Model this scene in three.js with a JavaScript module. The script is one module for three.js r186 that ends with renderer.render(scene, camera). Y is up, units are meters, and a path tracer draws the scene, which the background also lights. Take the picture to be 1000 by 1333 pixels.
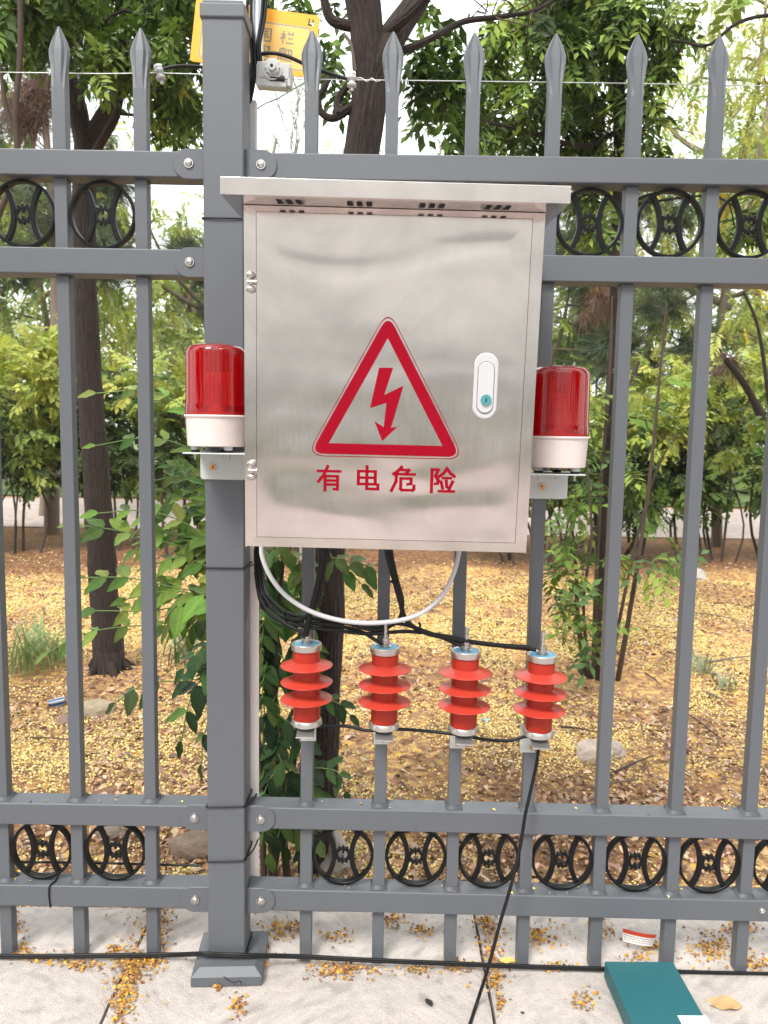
import * as THREE from 'three';
import { RoundedBoxGeometry } from 'three/addons/geometries/RoundedBoxGeometry.js';
import { mergeGeometries } from 'three/addons/utils/BufferGeometryUtils.js';
import { ImprovedNoise } from 'three/addons/math/ImprovedNoise.js';

// ---------------------------------------------------------------- camera, sky, sun, exposure
const scene = new THREE.Scene();
const camera = new THREE.PerspectiveCamera(67.36, 1000 / 1333, 0.05, 900);
camera.position.set(0.2691, 0.9485, 1.305);
camera.rotation.set(-0.1023, -0.0021, 0.017, 'YXZ');
camera.userData.fStop = 11; camera.focus = 1.15;
camera.updateMatrixWorld();

const EXPOSURE = 1.5;
const renderer = new THREE.WebGLRenderer({ antialias: true });
renderer.setSize(768, 1024);
renderer.toneMapping = THREE.LinearToneMapping;
renderer.toneMappingExposure = EXPOSURE;
renderer.shadowMap.enabled = true;
{
  const w = 64, h = 32, d = new Float32Array(w * h * 4);      // a bright overcast sky
  for (let y = 0; y < h; y++) for (let x = 0; x < w; x++) {
    const el = ((y + 0.5) / h - 0.5) * Math.PI, i = (y * w + x) * 4;
    const s = el > 0 ? 1.35 + 0.45 * Math.sin(el) : 0.5;
    d[i] = s * 0.965; d[i + 1] = s * 0.99; d[i + 2] = s; d[i + 3] = 1;
  }
  const t = new THREE.DataTexture(d, w, h, THREE.RGBAFormat, THREE.FloatType);
  t.mapping = THREE.EquirectangularReflectionMapping; t.magFilter = t.minFilter = THREE.LinearFilter; t.needsUpdate = true;
  scene.background = t; scene.environment = t;
}
const sun = new THREE.DirectionalLight(0xfffaf2, 3.0);
sun.position.set(-2.4, 8, 5.5); sun.target.position.set(0.3, 0.5, 0);
sun.castShadow = true; sun.shadow.radius = 30; sun.shadow.mapSize.set(2048, 2048);
Object.assign(sun.shadow.camera, { left: -6, right: 6, top: 6, bottom: -6, near: 0.5, far: 40 });
scene.add(sun, sun.target);

// ---------------------------------------------------------------- helpers
let seed = 7;
const rnd = () => { seed = (seed + 0x6d2b79f5) | 0; let t = Math.imul(seed ^ (seed >>> 15), 1 | seed); t = (t + Math.imul(t ^ (t >>> 7), 61 | t)) ^ t; return ((t ^ (t >>> 14)) >>> 0) / 4294967296; };
const rr = (a, b) => a + (b - a) * rnd();
const perlin = new ImprovedNoise();
const ns = (x, y, z = 0) => perlin.noise(x + 31.7, y + 17.3, z + 5.1);
const V = (x, y, z) => new THREE.Vector3(x, y, z);
// where the sight line through a spot of the photograph (1000 x 1333) meets the plane z or the level y
const dirOf = (px, py) => V((px - 500) / 1000, -(py - 666.5) / 1000, -1).applyQuaternion(camera.quaternion);
const P = (px, py, z) => { const d = dirOf(px, py); return camera.position.clone().addScaledVector(d, (z - camera.position.z) / d.z); };
const G = (px, py, y = 0) => { const d = dirOf(px, py); return camera.position.clone().addScaledVector(d, (y - camera.position.y) / d.y); };

const taken = {};
function numbered(n) { taken[n] = (taken[n] ?? -1) + 1; return taken[n] ? n + '_' + String(taken[n]).padStart(3, '0') : n; }
function shade(o) { o.traverse((m) => { if (m.isMesh) { m.castShadow = true; m.receiveShadow = true; } }); return o; }
function tag(o, label, category, group) { o.userData.label = label; o.userData.category = category; if (group) o.userData.group = group; return o; }
function thing(name, label, category, pos = [0, 0, 0], group) {
  const o = new THREE.Group(); o.name = numbered(name); scene.add(o);
  if (pos.isVector3) o.position.copy(pos); else o.position.set(...pos);
  return tag(o, label, category, group);
}
function part(name, geo, mat, parent, label) {
  const m = new THREE.Mesh(Array.isArray(geo) ? merge(geo) : geo, mat); m.name = name; m.castShadow = m.receiveShadow = true; parent.add(m);
  if (label) m.userData.label = label;
  return m;
}
function single(name, geo, mat, label, category, group) { const m = part(numbered(name), geo, mat, scene); return tag(m, label, category, group); }
function struct(name, geo, mat) { const m = part(numbered(name), geo, mat, scene); m.userData.kind = 'structure'; return m; }
function stuff(o) { o.userData.kind = 'stuff'; return o; }
function merge(list) {
  const l = list.map((g) => { const q = g.index ? g.toNonIndexed() : g; for (const k of Object.keys(q.attributes)) if (!['position', 'normal', 'uv'].includes(k)) q.deleteAttribute(k); if (!q.attributes.uv) q.setAttribute('uv', new THREE.BufferAttribute(new Float32Array(q.attributes.position.count * 2), 2)); return q; });
  return mergeGeometries(l);
}
const mv = (g, x = 0, y = 0, z = 0) => g.translate(x, y, z);
const rb = (w, h, d, r = 0.002, s = 2) => new RoundedBoxGeometry(w, h, d, s, Math.min(r, w / 2.01, h / 2.01, d / 2.01));
const cyl = (r0, r1, h, n = 24) => new THREE.CylinderGeometry(r0, r1, h, n);
const lathe = (pts, n = 40) => new THREE.LatheGeometry(pts.map((p) => new THREE.Vector2(p[0], p[1])), n);
function shape(pts) { const s = new THREE.Shape(); pts.forEach((p, i) => (i ? s.lineTo(...p) : s.moveTo(...p))); s.closePath(); return s; }
const ext = (s, d, bevel = 0, cs = 16) => new THREE.ExtrudeGeometry(s, { depth: d - 2 * bevel, bevelEnabled: bevel > 0, bevelThickness: bevel, bevelSize: bevel, bevelOffset: -bevel, bevelSegments: 1, curveSegments: cs }).translate(0, 0, bevel);
const cable = (pts, r, n = 60, k = 8) => new THREE.TubeGeometry(new THREE.CatmullRomCurve3(pts), n, r, k);
// a tapered, slightly knobbly limb along points
function limb(pts, r0, r1, n = 14, k = 8, rough = 0.12) {
  const c = new THREE.CatmullRomCurve3(pts), fr = c.computeFrenetFrames(n, false), pos = [], uv = [], idx = [], len = c.getLength(), off = rnd() * 9;
  for (let i = 0; i <= n; i++) {
    const t = i / n, p = c.getPointAt(t), r = (r0 + (r1 - r0) * t) * (1 + rough * ns(t * len * 9 + off, off));
    for (let j = 0; j <= k; j++) {
      const a = (j / k) * Math.PI * 2, q = r * (1 + rough * ns(Math.cos(a) * 1.5 + off, Math.sin(a) * 1.5, t * len * 6));
      const v = p.clone().addScaledVector(fr.normals[i], Math.cos(a) * q).addScaledVector(fr.binormals[i], Math.sin(a) * q);
      pos.push(v.x, v.y, v.z); uv.push((j / k) * Math.max(0.1, 6.28 * r0), t * len);
    }
  }
  for (let i = 0; i < n; i++) for (let j = 0; j < k; j++) { const a = i * (k + 1) + j, b = a + k + 1; idx.push(a, a + 1, b, b, a + 1, b + 1); }
  const g = new THREE.BufferGeometry(); g.setAttribute('position', new THREE.Float32BufferAttribute(pos, 3)); g.setAttribute('uv', new THREE.Float32BufferAttribute(uv, 2)); g.setIndex(idx); g.computeVertexNormals();
  return g;
}

// ---------------------------------------------------------------- materials
const lin = (r, g, b) => new THREE.Color().setRGB(r, g, b);
function canvasTex(w, h, draw, repeat, srgb = true) {
  const c = document.createElement('canvas'); c.width = w; c.height = h; draw(c.getContext('2d'), w, h);
  const t = new THREE.CanvasTexture(c); if (srgb) t.colorSpace = THREE.SRGBColorSpace; t.wrapS = t.wrapT = THREE.RepeatWrapping; if (repeat) t.repeat.set(...repeat); return t;
}
// a byte texture from f(u, v) -> grey 0..1 or [r, g, b]
function dataTex(w, h, f, srgb = false) {
  const d = new Uint8Array(w * h * 4);
  for (let y = 0; y < h; y++) for (let x = 0; x < w; x++) { const v = f(x / w, y / h), i = (y * w + x) * 4, a = Array.isArray(v) ? v : [v, v, v]; for (let k = 0; k < 3; k++) d[i + k] = Math.max(0, Math.min(255, a[k] * 255)); d[i + 3] = 255; }
  const t = new THREE.DataTexture(d, w, h); t.magFilter = t.minFilter = THREE.LinearFilter; t.wrapS = t.wrapT = THREE.RepeatWrapping; if (srgb) t.colorSpace = THREE.SRGBColorSpace; t.needsUpdate = true; return t;
}
// noise that tiles over the unit square
const tn = (u, v, f, z = 0) => { const a = u * 6.2832, b = v * 6.2832, q = f / 6.2832; return perlin.noise(Math.cos(a) * q + 3.3, Math.sin(a) * q + Math.cos(b) * q + 7.7, Math.sin(b) * q + z); };
const std = (color, roughness, metalness = 0, more = {}) => new THREE.MeshStandardMaterial({ color, roughness, metalness, ...more });

const paintTex = canvasTex(1024, 1024, (c, w) => {
  c.fillStyle = '#f4f4f4'; c.fillRect(0, 0, w, w);
  for (let i = 0; i < 900; i++) { c.fillStyle = rnd() < 0.6 ? `rgba(255,250,240,${rr(0.05, 0.3)})` : `rgba(120,112,104,${rr(0.05, 0.25)})`; c.fillRect(rnd() * w, rnd() * w, rr(0.6, 2.2), rr(0.6, 2.6)); }
  for (let i = 0; i < 26; i++) { c.strokeStyle = `rgba(255,255,255,${rr(0.15, 0.6)})`; c.lineWidth = rr(0.4, 1.1); const x = rnd() * w, y = rnd() * w, a = rr(-1.2, 1.2); c.beginPath(); c.moveTo(x, y); c.lineTo(x + Math.cos(a) * rr(6, 40), y + Math.sin(a) * rr(6, 40)); c.stroke(); }
  for (let i = 0; i < 60; i++) { c.fillStyle = `rgba(190,170,150,${rr(0.05, 0.22)})`; c.beginPath(); c.ellipse(rnd() * w, rnd() * w, rr(1, 7), rr(1, 4), rnd() * 3, 0, 6.3); c.fill(); }
});
const paintRough = dataTex(256, 256, (u, v) => 0.46 + 0.08 * tn(u, v, 14, 8) + rr(-0.05, 0.05)); paintRough.repeat.set(3, 3);
const paintBump = dataTex(256, 256, () => rnd()); paintBump.repeat.set(6, 6);
const phys = (color, roughness, spec, more = {}) => new THREE.MeshPhysicalMaterial({ color, roughness, specularIntensity: spec, ...more });
const M = {};
M.paint = std(lin(0.104, 0.113, 0.128), 1, 0.0, { map: paintTex, roughnessMap: paintRough, bumpMap: paintBump, bumpScale: 0.00006 });
M.ornament = phys(lin(0.005, 0.005, 0.006), 0.42, 0.4);
M.collar = std(lin(0.06, 0.065, 0.075), 0.5);
M.steelBolt = std(lin(0.52, 0.50, 0.47), 0.26, 1);
M.zinc = std(lin(0.44, 0.45, 0.45), 0.38, 0.9);
M.bracketWhite = std(lin(0.50, 0.525, 0.52), 0.48, 0.3);
M.copper = std(lin(0.60, 0.36, 0.20), 0.35, 1);
M.black = phys(lin(0.008, 0.008, 0.009), 0.42, 0.5);
M.rubber = std(lin(0.02, 0.02, 0.02), 0.75);
M.pvc = std(lin(0.74, 0.665, 0.64), 0.42);
M.white = std(lin(0.50, 0.50, 0.51), 0.38);
M.greyPlastic = std(lin(0.48, 0.49, 0.48), 0.5);
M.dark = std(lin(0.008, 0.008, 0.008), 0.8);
const hairs = Array.from({ length: 24 }, () => Float32Array.from({ length: 512 }, () => rnd() - 0.5));
const hair = (u, v) => { const k = v * 24, i = Math.floor(k), f = k - i, x = Math.floor(u * 512) % 512; return hairs[i % 24][x] * (1 - f) + hairs[(i + 1) % 24][x] * f; };
const brush = dataTex(512, 512, (u, v) => 0.175 + 0.035 * tn(u, v, 5, 2) + 0.02 * tn(u, v, 18, 4) + 0.035 * hair(u, v));
brush.repeat.set(2.2, 2.2);
const smudge = dataTex(512, 512, (u, v) => {
  const n = 0.93 + 0.05 * tn(u, v, 10, 6) + 0.02 * tn(u, v, 40, 1) + 0.018 * hair(u, v) ;
  return [n, n * 0.985, n * 0.975];
}, true); smudge.repeat.set(2.2, 2.2);
M.steel = new THREE.MeshPhysicalMaterial({ color: lin(0.80, 0.765, 0.745), metalness: 1, roughness: 1, roughnessMap: brush, map: smudge, anisotropy: 0.35, anisotropyRotation: 0 });
M.red = phys(lin(0.27, 0.0005, 0.012), 0.5, 0.2);
M.arresterRed = phys(lin(0.36, 0.022, 0.009), 0.36, 0.6);
M.shedRed = phys(lin(0.44, 0.042, 0.026), 0.33, 0.7);  // lighter than the body: gloss and translucency of the sheds put into the colour
M.capBlue = std(lin(0.10, 0.32, 0.50), 0.45);
M.flange = std(lin(0.54, 0.51, 0.48), 0.32, 0.85);
M.dome = new THREE.MeshPhysicalMaterial({ color: lin(0.60, 0.0005, 0.006), roughness: 0.05, transmission: 0.7, thickness: 0, ior: 1.5, side: THREE.DoubleSide, clearcoat: 1, clearcoatRoughness: 0.03 });
M.domeRib = std(lin(0.58, 0.006, 0.014), 0.35);
M.domeIn = std(lin(0.85, 0.45, 0.45), 0.3);
M.beaconBase = std(lin(0.65, 0.57, 0.545), 0.42);
M.bark = std(lin(0.25, 0.225, 0.22), 0.95, 0, {
  map: dataTex(256, 256, (u, v) => { const n = 0.5 + 0.5 * ns(u * 26, v * 7) + 0.35 * ns(u * 60, v * 22); const s = 0.55 + 0.6 * n; return [0.40 * s, 0.325 * s, 0.295 * s]; }, true),
  bumpMap: dataTex(256, 256, (u, v) => 0.5 + 0.6 * ns(u * 26, v * 7) + 0.3 * ns(u * 70, v * 26)), bumpScale: 0.006 });
for (const t of [M.bark.map, M.bark.bumpMap]) t.repeat.set(5, 2.5);
M.barkPale = std(lin(0.20, 0.155, 0.12), 0.95, 0, { bumpMap: M.bark.bumpMap, bumpScale: 0.004 });
M.twig = std(lin(0.055, 0.035, 0.026), 0.9);
M.twigPale = std(lin(0.26, 0.25, 0.22), 0.9);
M.greenStem = std(lin(0.12, 0.19, 0.05), 0.7);
const leafMat = (t = 0.35) => new THREE.MeshPhysicalMaterial({ color: 0xffffff, roughness: 0.7, specularIntensity: 0.4, transmission: t, thickness: 0, side: THREE.DoubleSide });
M.leaf = leafMat(0.5);

// ================================================================ THE SETTING
const soilY = (x, z) => -0.055 + 0.022 * ns(x * 1.7, z * 1.7) + 0.012 * ns(x * 6, z * 6) + (z < -4 ? 0.06 * ns(x * 0.5, z * 0.5, 4) : 0);
{
  const soilTex = canvasTex(1024, 1024, (c, w) => {
    c.fillStyle = '#94724f'; c.fillRect(0, 0, w, w);
    const tones = ['#6a4a33', '#96724f', '#ab8458', '#7b583d', '#b9935f', '#9c774f', '#c8a56c', '#d2ac52', '#cfae62', '#875f3f'];
    for (let i = 0; i < 15000; i++) {
      const x = rnd() * w, y = rnd() * w, a = rr(3, 15), b = a * rr(0.25, 0.7), t = rnd() * 3.14;
      c.fillStyle = tones[Math.floor(rnd() * tones.length)]; c.globalAlpha = rr(0.4, 0.95);
      for (const [ox, oy] of [[0, 0], [w, 0], [0, w], [-w, 0], [0, -w]]) { if (Math.abs(x + ox - w / 2) > w / 2 + 20 || Math.abs(y + oy - w / 2) > w / 2 + 20) continue; c.beginPath(); c.ellipse(x + ox, y + oy, a, b, t, 0, 6.3); c.fill(); }
    }
  });
  const soilBump = dataTex(256, 256, (u, v) => 0.5 + 0.35 * tn(u, v, 40) + 0.25 * tn(u, v, 90, 5) + rr(-0.1, 0.1));
  const xs = [], zs = [];
  for (let x = -300; x < -6; x += 49) xs.push(x); for (let x = -6; x <= 7.001; x += 0.1) xs.push(x); for (let x = 50; x <= 300; x += 50) xs.push(x);
  for (let z = -0.145; z > -6; z -= 0.09) zs.push(z); for (const z of [-6.5, -8, -12, -20, -40, -90, -300]) zs.push(z);
  const pos = [], uv = [], idx = [], col = [];
  const bare = (x, z) => { const k = -z - 4.05 + 1.1 * ns(x * 0.9, z * 0.9, 2) + 0.5 * ns(x * 3, z * 3, 2), m = Math.max(0, Math.min(1, k / 0.35)), q = ns(x * 1.3, z * 1.3, 7) > 0.22 ? 0.5 : 0; return Math.max(m, q); };
  zs.forEach((z) => xs.forEach((x) => { const b = z < -9 ? 0 : bare(x, z); const yv = Math.max(0, Math.min(1, 0.5 + 1.6 * ns(x * 1.5, z * 1.5, 3))) * (1 - b) * (z < -1.5 ? 1 : 0.25); const nr = z < -1.5 + 0.6 * ns(x * 2, z * 2, 11) ? 1 : 0.8; col.push(nr * (1 - 0.50 * b) * (1 + 0.34 * yv), nr * (1 - 0.60 * b) * (1 + 0.33 * yv), nr * (1 - 0.64 * b) * (1 + 0.12 * yv)); }));
  zs.forEach((z) => xs.forEach((x) => { pos.push(x, Math.abs(x) < 8 && z > -6 ? soilY(x, z) : -0.06, z); uv.push(x / 1.6, z / 1.6); }));
  for (let i = 0; i < zs.length - 1; i++) for (let j = 0; j < xs.length - 1; j++) { const a = i * xs.length + j, b = a + xs.length; idx.push(a, a + 1, b, b, a + 1, b + 1); }
  const g = new THREE.BufferGeometry(); g.setAttribute('position', new THREE.Float32BufferAttribute(pos, 3)); g.setAttribute('uv', new THREE.Float32BufferAttribute(uv, 2)); g.setAttribute('color', new THREE.Float32BufferAttribute(col, 3)); g.setIndex(idx); g.computeVertexNormals();
  struct('ground', g, std(lin(0.93, 0.90, 0.925), 0.95, 0, { vertexColors: true, map: soilTex, bumpMap: soilBump, bumpScale: 0.012 }));
}
const stoneTex = dataTex(512, 512, (u, v) => {
  const n = 0.80 + 0.035 * tn(u, v, 7, 1) + 0.05 * tn(u, v, 34, 2) + rr(-0.05, 0.05) - (rnd() < 0.012 ? 0.2 : 0) - 0.07 * Math.max(0, tn(u, v, 19, 9) - 0.2) * 3;
  return [n, n * 0.962, n * 0.935];
}, true);
const stoneBump = dataTex(512, 512, (u, v) => 0.5 + 0.05 * tn(u, v, 9, 3) + 0.2 * tn(u, v, 60, 2) + rr(-0.3, 0.3) - (rnd() < 0.01 ? 0.3 : 0));
M.stone = std(lin(0.68, 0.665, 0.66), 0.9, 0, { map: stoneTex, bumpMap: stoneBump, bumpScale: 0.0022 });
const slabJoints = [-1.45, -0.81, -0.172, 0.467, 1.107, 1.75, 2.4];
{
  const wall = thing('low_wall', 'low stone wall with pale rough coping slabs that carries the grey fence', 'wall');
  part('wall_core', mv(new THREE.BoxGeometry(3.9, 0.42, 0.36), 0.47, -0.33, 0.09), std(lin(0.34, 0.30, 0.27), 0.9, 0, { map: stoneTex, bumpMap: stoneBump, bumpScale: 0.004 }), wall);
  for (let i = 0; i < slabJoints.length - 1; i++) {
    const a = slabJoints[i] + 0.0028, b = slabJoints[i + 1] - 0.0028, g = new THREE.BoxGeometry(b - a, 0.12, 0.46, 34, 3, 24), p = g.attributes.position, u = [];
    for (let k = 0; k < p.count; k++) {
      let x = p.getX(k) + (a + b) / 2, y = p.getY(k) - 0.06, z = p.getZ(k) + 0.085;
      const edge = Math.min(x - a, b - x, z + 0.145, 0.315 - z);
      if (y > -0.01) y = -0.0005 + 0.0012 * ns(x * 7, z * 7, i) + 0.0013 * ns(x * 34, z * 34, i) - 0.006 * Math.exp(-edge / 0.006);
      const sk = 0.02 * (z - 0.085) * (i % 2 ? 1 : -1);
      p.setXYZ(k, x + (edge < 0.003 ? 0.002 * ns(z * 18, x * 3) : 0), y, z); u.push(x / 0.5 + i * 0.37, (z + y) / 0.5 + i * 0.21);
    }
    g.setAttribute('uv', new THREE.Float32BufferAttribute(u, 2)); g.computeVertexNormals();
    part('coping_slab', g, M.stone, wall);
  }
}
{ // the street side, behind the camera: what the polished box mirrors
  const tileTex = dataTex(256, 256, (u, v) => { const n = 0.62 + 0.12 * tn(u, v, 12) + rr(-0.05, 0.05); const j = (u * 8 % 1 < 0.03 || v * 8 % 1 < 0.03) ? 0.75 : 1; return [n * j, n * 0.92 * j, n * 0.91 * j]; }, true); tileTex.repeat.set(1, 1);
  const sheet = (x0, x1, z0, z1, y, s) => { const g = new THREE.PlaneGeometry(x1 - x0, z1 - z0).rotateX(-Math.PI / 2).translate((x0 + x1) / 2, y, (z0 + z1) / 2); const u = g.attributes.uv; for (let i = 0; i < u.count; i++) u.setXY(i, g.attributes.position.getX(i) / s, g.attributes.position.getZ(i) / s); return g; };
  struct('pavement', sheet(-60, 60, 0.2, 7.4, -0.53, 1.6), std(0xffffff, 0.85, 0, { map: tileTex }));
  struct('road', sheet(-300, 300, 8.6, 400, -0.6, 3), std(lin(0.13, 0.129, 0.13), 0.9, 0, { bumpMap: stoneBump, bumpScale: 0.004 }));
  struct('kerb', mv(rb(120, 0.2, 0.14, 0.02), 0, -0.6, 7.47), M.stone);
  struct('verge', sheet(-60, 60, 7.54, 8.62, -0.54, 2), std(lin(0.10, 0.085, 0.06), 0.95));
  // the far path and lawns beyond the garden
  struct('path', sheet(-60, 60, -9.6, -6.4, -0.052, 2), std(lin(0.62, 0.56, 0.54), 0.9, 0, { map: stoneTex, bumpMap: stoneBump, bumpScale: 0.003 }));
  struct('lawn', sheet(-300, 300, -300, -9.9, -0.04, 2), std(lin(0.10, 0.15, 0.035), 0.95, 0, { map: smudge }));
}

// ================================================================ THE FENCE
const RAIL = [[1.3518, 1.3923], [1.1977, 1.2395], [0.2554, 0.2945], [0.1038, 0.143]];
function spearGeo() {                                          // tube that flares into a pressed, fluted spear point
  const lv = [[1.392, 0.0105, 0.0105, 0], [1.47, 0.0105, 0.0105, 0], [1.492, 0.0108, 0.0104, 0.1], [1.510, 0.0122, 0.0098, 0.45], [1.528, 0.0150, 0.0088, 0.85], [1.543, 0.0172, 0.0078, 1], [1.552, 0.0173, 0.0072, 1], [1.563, 0.0140, 0.0060, 1], [1.577, 0.0072, 0.0042, 1], [1.586, 0.0026, 0.0026, 1], [1.588, 0.0006, 0.0010, 1]];
  const prof = (w, d, f) => {
    const L = (a, b) => a + (b - a) * f, h = [[-w, 0], [-w * L(1, 0.80), d * L(1, 0.50)], [-w * L(0.7, 0.52), d * L(1, 0.42)], [-w * L(0.4, 0.34), d], [w * L(0.4, 0.34), d], [w * L(0.7, 0.52), d * L(1, 0.42)], [w * L(1, 0.80), d * L(1, 0.50)], [w, 0]];
    return h.concat(h.slice(1, -1).reverse().map(([x, z]) => [x, -z]));
  };
  const pos = [], idx = []; let n = 0;
  lv.forEach(([y, w, d, f]) => { const p = prof(w, d, f); n = p.length; p.forEach(([x, z]) => pos.push(x, y, z)); });
  for (let i = 0; i < lv.length - 1; i++) for (let j = 0; j < n; j++) { const a = i * n + j, b = i * n + ((j + 1) % n); idx.push(a, b, a + n, b, b + n, a + n); }
  const g = new THREE.BufferGeometry(); g.setAttribute('position', new THREE.Float32BufferAttribute(pos, 3)); g.setIndex(idx);
  const q = g.toNonIndexed(); q.computeVertexNormals(); q.setAttribute('uv', new THREE.BufferAttribute(new Float32Array(q.attributes.position.count * 2), 2));
  return q;
}
const GEO = { spear: spearGeo() };
{
  const w = 0.021; GEO.picket = boxUV(merge([mv(rb(w, 0.1028, w, 0.0015), 0, 0.0514, 0), mv(rb(w, 0.1124, w, 0.0015), 0, 0.1992, 0), mv(rb(w, 0.9032, w, 0.0015), 0, 0.7461, 0), mv(rb(w, 0.1123, w, 0.0015), 0, 1.29565, 0)]));
  const skirt = (y) => { const g = new THREE.CylinderGeometry(0.0165, 0.0215, 0.006, 4, 1).rotateY(Math.PI / 4); return mv(g, 0, y + 0.0032, 0); };
  GEO.collar = [skirt(0.2945), skirt(0.143)];
  const R = 0.0545, ring = new THREE.Shape(); ring.absarc(0, 0, R, 0, Math.PI * 2); const hole = new THREE.Path(); hole.absarc(0, 0, R - 0.0050, 0, Math.PI * 2, true); ring.holes.push(hole);
  GEO.ring = ext(ring, 0.013, 0.0008, 48).translate(0, 0, -0.0065);
  const Ra = 1.41 * R, cx = -1.695 * R, a0 = Math.asin(0.80 * R / Ra), s = new THREE.Shape(); s.absarc(cx, 0, Ra + 0.0042, -a0, a0, false); s.absarc(cx, 0, Ra - 0.0042, a0, -a0, true);
  GEO.arc = ext(s, 0.008, 0.0008, 20).translate(0, 0, -0.004);
  const c = new THREE.Shape(), T = 12; for (let i = 0; i < T * 4; i++) { const a = (i / (T * 4)) * Math.PI * 2, r = i % 4 < 2 ? 0.0166 : 0.0132; (i ? c.lineTo(r * Math.cos(a), r * Math.sin(a)) : c.moveTo(r, 0)); } c.closePath();
  const h = new THREE.Path(), q = [[2, 8.2], [2, 3], [-2, 3], [-2, 8.2]]; h.absarc(0, 0, 0.0086, Math.PI * 0.42, -Math.PI * 0.42, true); h.lineTo(0.0018, -0.003); h.lineTo(-0.0018, -0.003); h.absarc(0, 0, 0.0086, -Math.PI * 0.58, -Math.PI * 1.42, true); h.lineTo(-0.0018, 0.003); h.lineTo(0.0018, 0.003); h.closePath(); c.holes.push(h);
  GEO.cog = ext(c, 0.006, 0.0006).translate(0, 0, -0.003);
  GEO.screw = merge([cyl(0.0075, 0.0085, 0.0022, 24).rotateX(Math.PI / 2), mv(lathe([[0, 0.0032], [0.003, 0.0029], [0.0052, 0.0018], [0.006, 0]], 20).rotateX(Math.PI / 2), 0, 0, 0.001), mv(rb(0.0064, 0.0012, 0.0012, 0.0002), 0, 0, 0.0042).rotateZ(0.4), mv(rb(0.0012, 0.0064, 0.0012, 0.0002), 0, 0, 0.0040).rotateZ(0.4)]);
  const tb = new THREE.Shape(); tb.moveTo(0, -0.0235); tb.lineTo(0.027, -0.0235); tb.absarc(0.027, 0, 0.0235, -Math.PI / 2, Math.PI / 2, false); tb.lineTo(0, 0.0235); tb.closePath();
  GEO.tab = ext(tb, 0.003, 0.0006, 14);
}
function fencePanel(label, xs, x0, x1, gaps, postEdge, side) {
  const t = thing('steel_fence', label, 'fence');
  RAIL.forEach(([a, b], i) => {
    const rail = part('rail', boxUV(mv(rb(x1 - x0, b - a, 0.042, 0.0022), (x0 + x1) / 2, (a + b) / 2, 0.001)), M.paint, t);
    const g = GEO.tab.clone(); if (side < 0) g.rotateZ(Math.PI); mv(g, postEdge, (a + b) / 2, 0.0221);
    const tab = part('bracket_tab', g, M.paint, t);
    const sx = postEdge + side * 0.0255;
    const s = part('screw', GEO.screw, M.steelBolt, tab); s.position.set(sx, (a + b) / 2 + rr(-0.001, 0.001), 0.0262); s.rotation.z = rnd() * 3;
    if (i > 1 && side > 0) { const q = part('screw', GEO.screw, M.steelBolt, rail); q.position.set(0.952 - (i - 2) * 0.004, (a + b) / 2 + 0.002, 0.0231); q.scale.setScalar(0.72); }
  });
  for (const x of xs) {
    const p = part('picket', GEO.picket, M.paint, t); p.position.x = x;
    part('spear_tip', GEO.spear, M.paint, p);
    for (const c of GEO.collar) part('collar', c, M.collar, p);
  }
  for (const x of gaps) for (const y of [(RAIL[0][0] + RAIL[1][1]) / 2, (RAIL[2][0] + RAIL[3][1]) / 2]) {
    const o = new THREE.Group(); o.name = 'ring_ornament'; o.position.set(x, y, 0.0); t.add(o);
    part('ring', GEO.ring, M.ornament, o); part('arc_bar', GEO.arc, M.ornament, o); part('arc_bar', GEO.arc, M.ornament, o).rotation.z = Math.PI; part('cog', GEO.cog, M.ornament, o).rotation.z = rr(-0.15, 0.15);
  }
  return t;
}
const xsR = [...Array(9).keys()].map((i) => 0.144 + i * 0.13), xsL = [...Array(4).keys()].map((i) => -0.1319 - i * 0.1308);
const mids = (a) => a.slice(1).map((x, i) => (x + a[i]) / 2);
const panelR = fencePanel('grey steel fence panel that carries the steel box and the four red arresters', xsR, 0.0405, 1.3, mids(xsR), 0.0405, 1); panelR.rotation.y = -0.0126;
fencePanel('grey steel fence panel beside the lone beacon post, with no box on it', xsL, -0.66, -0.0245, mids(xsL), -0.0245, -1);
{
  const t = thing('fence_post', 'thick square grey fence post with flat cap and loose foot cover', 'fence post', [0.008, 0, 0]);
  part('post_tube', boxUV(mv(rb(0.0645, 1.6, 0.060, 0.003), 0, 0.79, 0.010)), M.paint, t);
  part('post_cap', [mv(rb(0.071, 0.022, 0.067, 0.003), 0, 1.596, 0.010), mv(rb(0.064, 0.008, 0.060, 0.003), 0, 1.609, 0.010)], M.paint, t);
  const sk = (w0, w1, y0, y1) => { const g = new THREE.CylinderGeometry(w1 * 0.7071, w0 * 0.7071, y1 - y0, 4, 1).rotateY(Math.PI / 4).toNonIndexed(); g.computeVertexNormals(); return mv(g, 0, (y0 + y1) / 2, 0); };
  const f = part('foot_cover', [sk(0.120, 0.120, 0.0012, 0.017), sk(0.120, 0.094, 0.017, 0.0275)], M.paint, t); f.position.set(0.004, 0, 0.018); f.rotation.y = 0.05;
}

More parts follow.
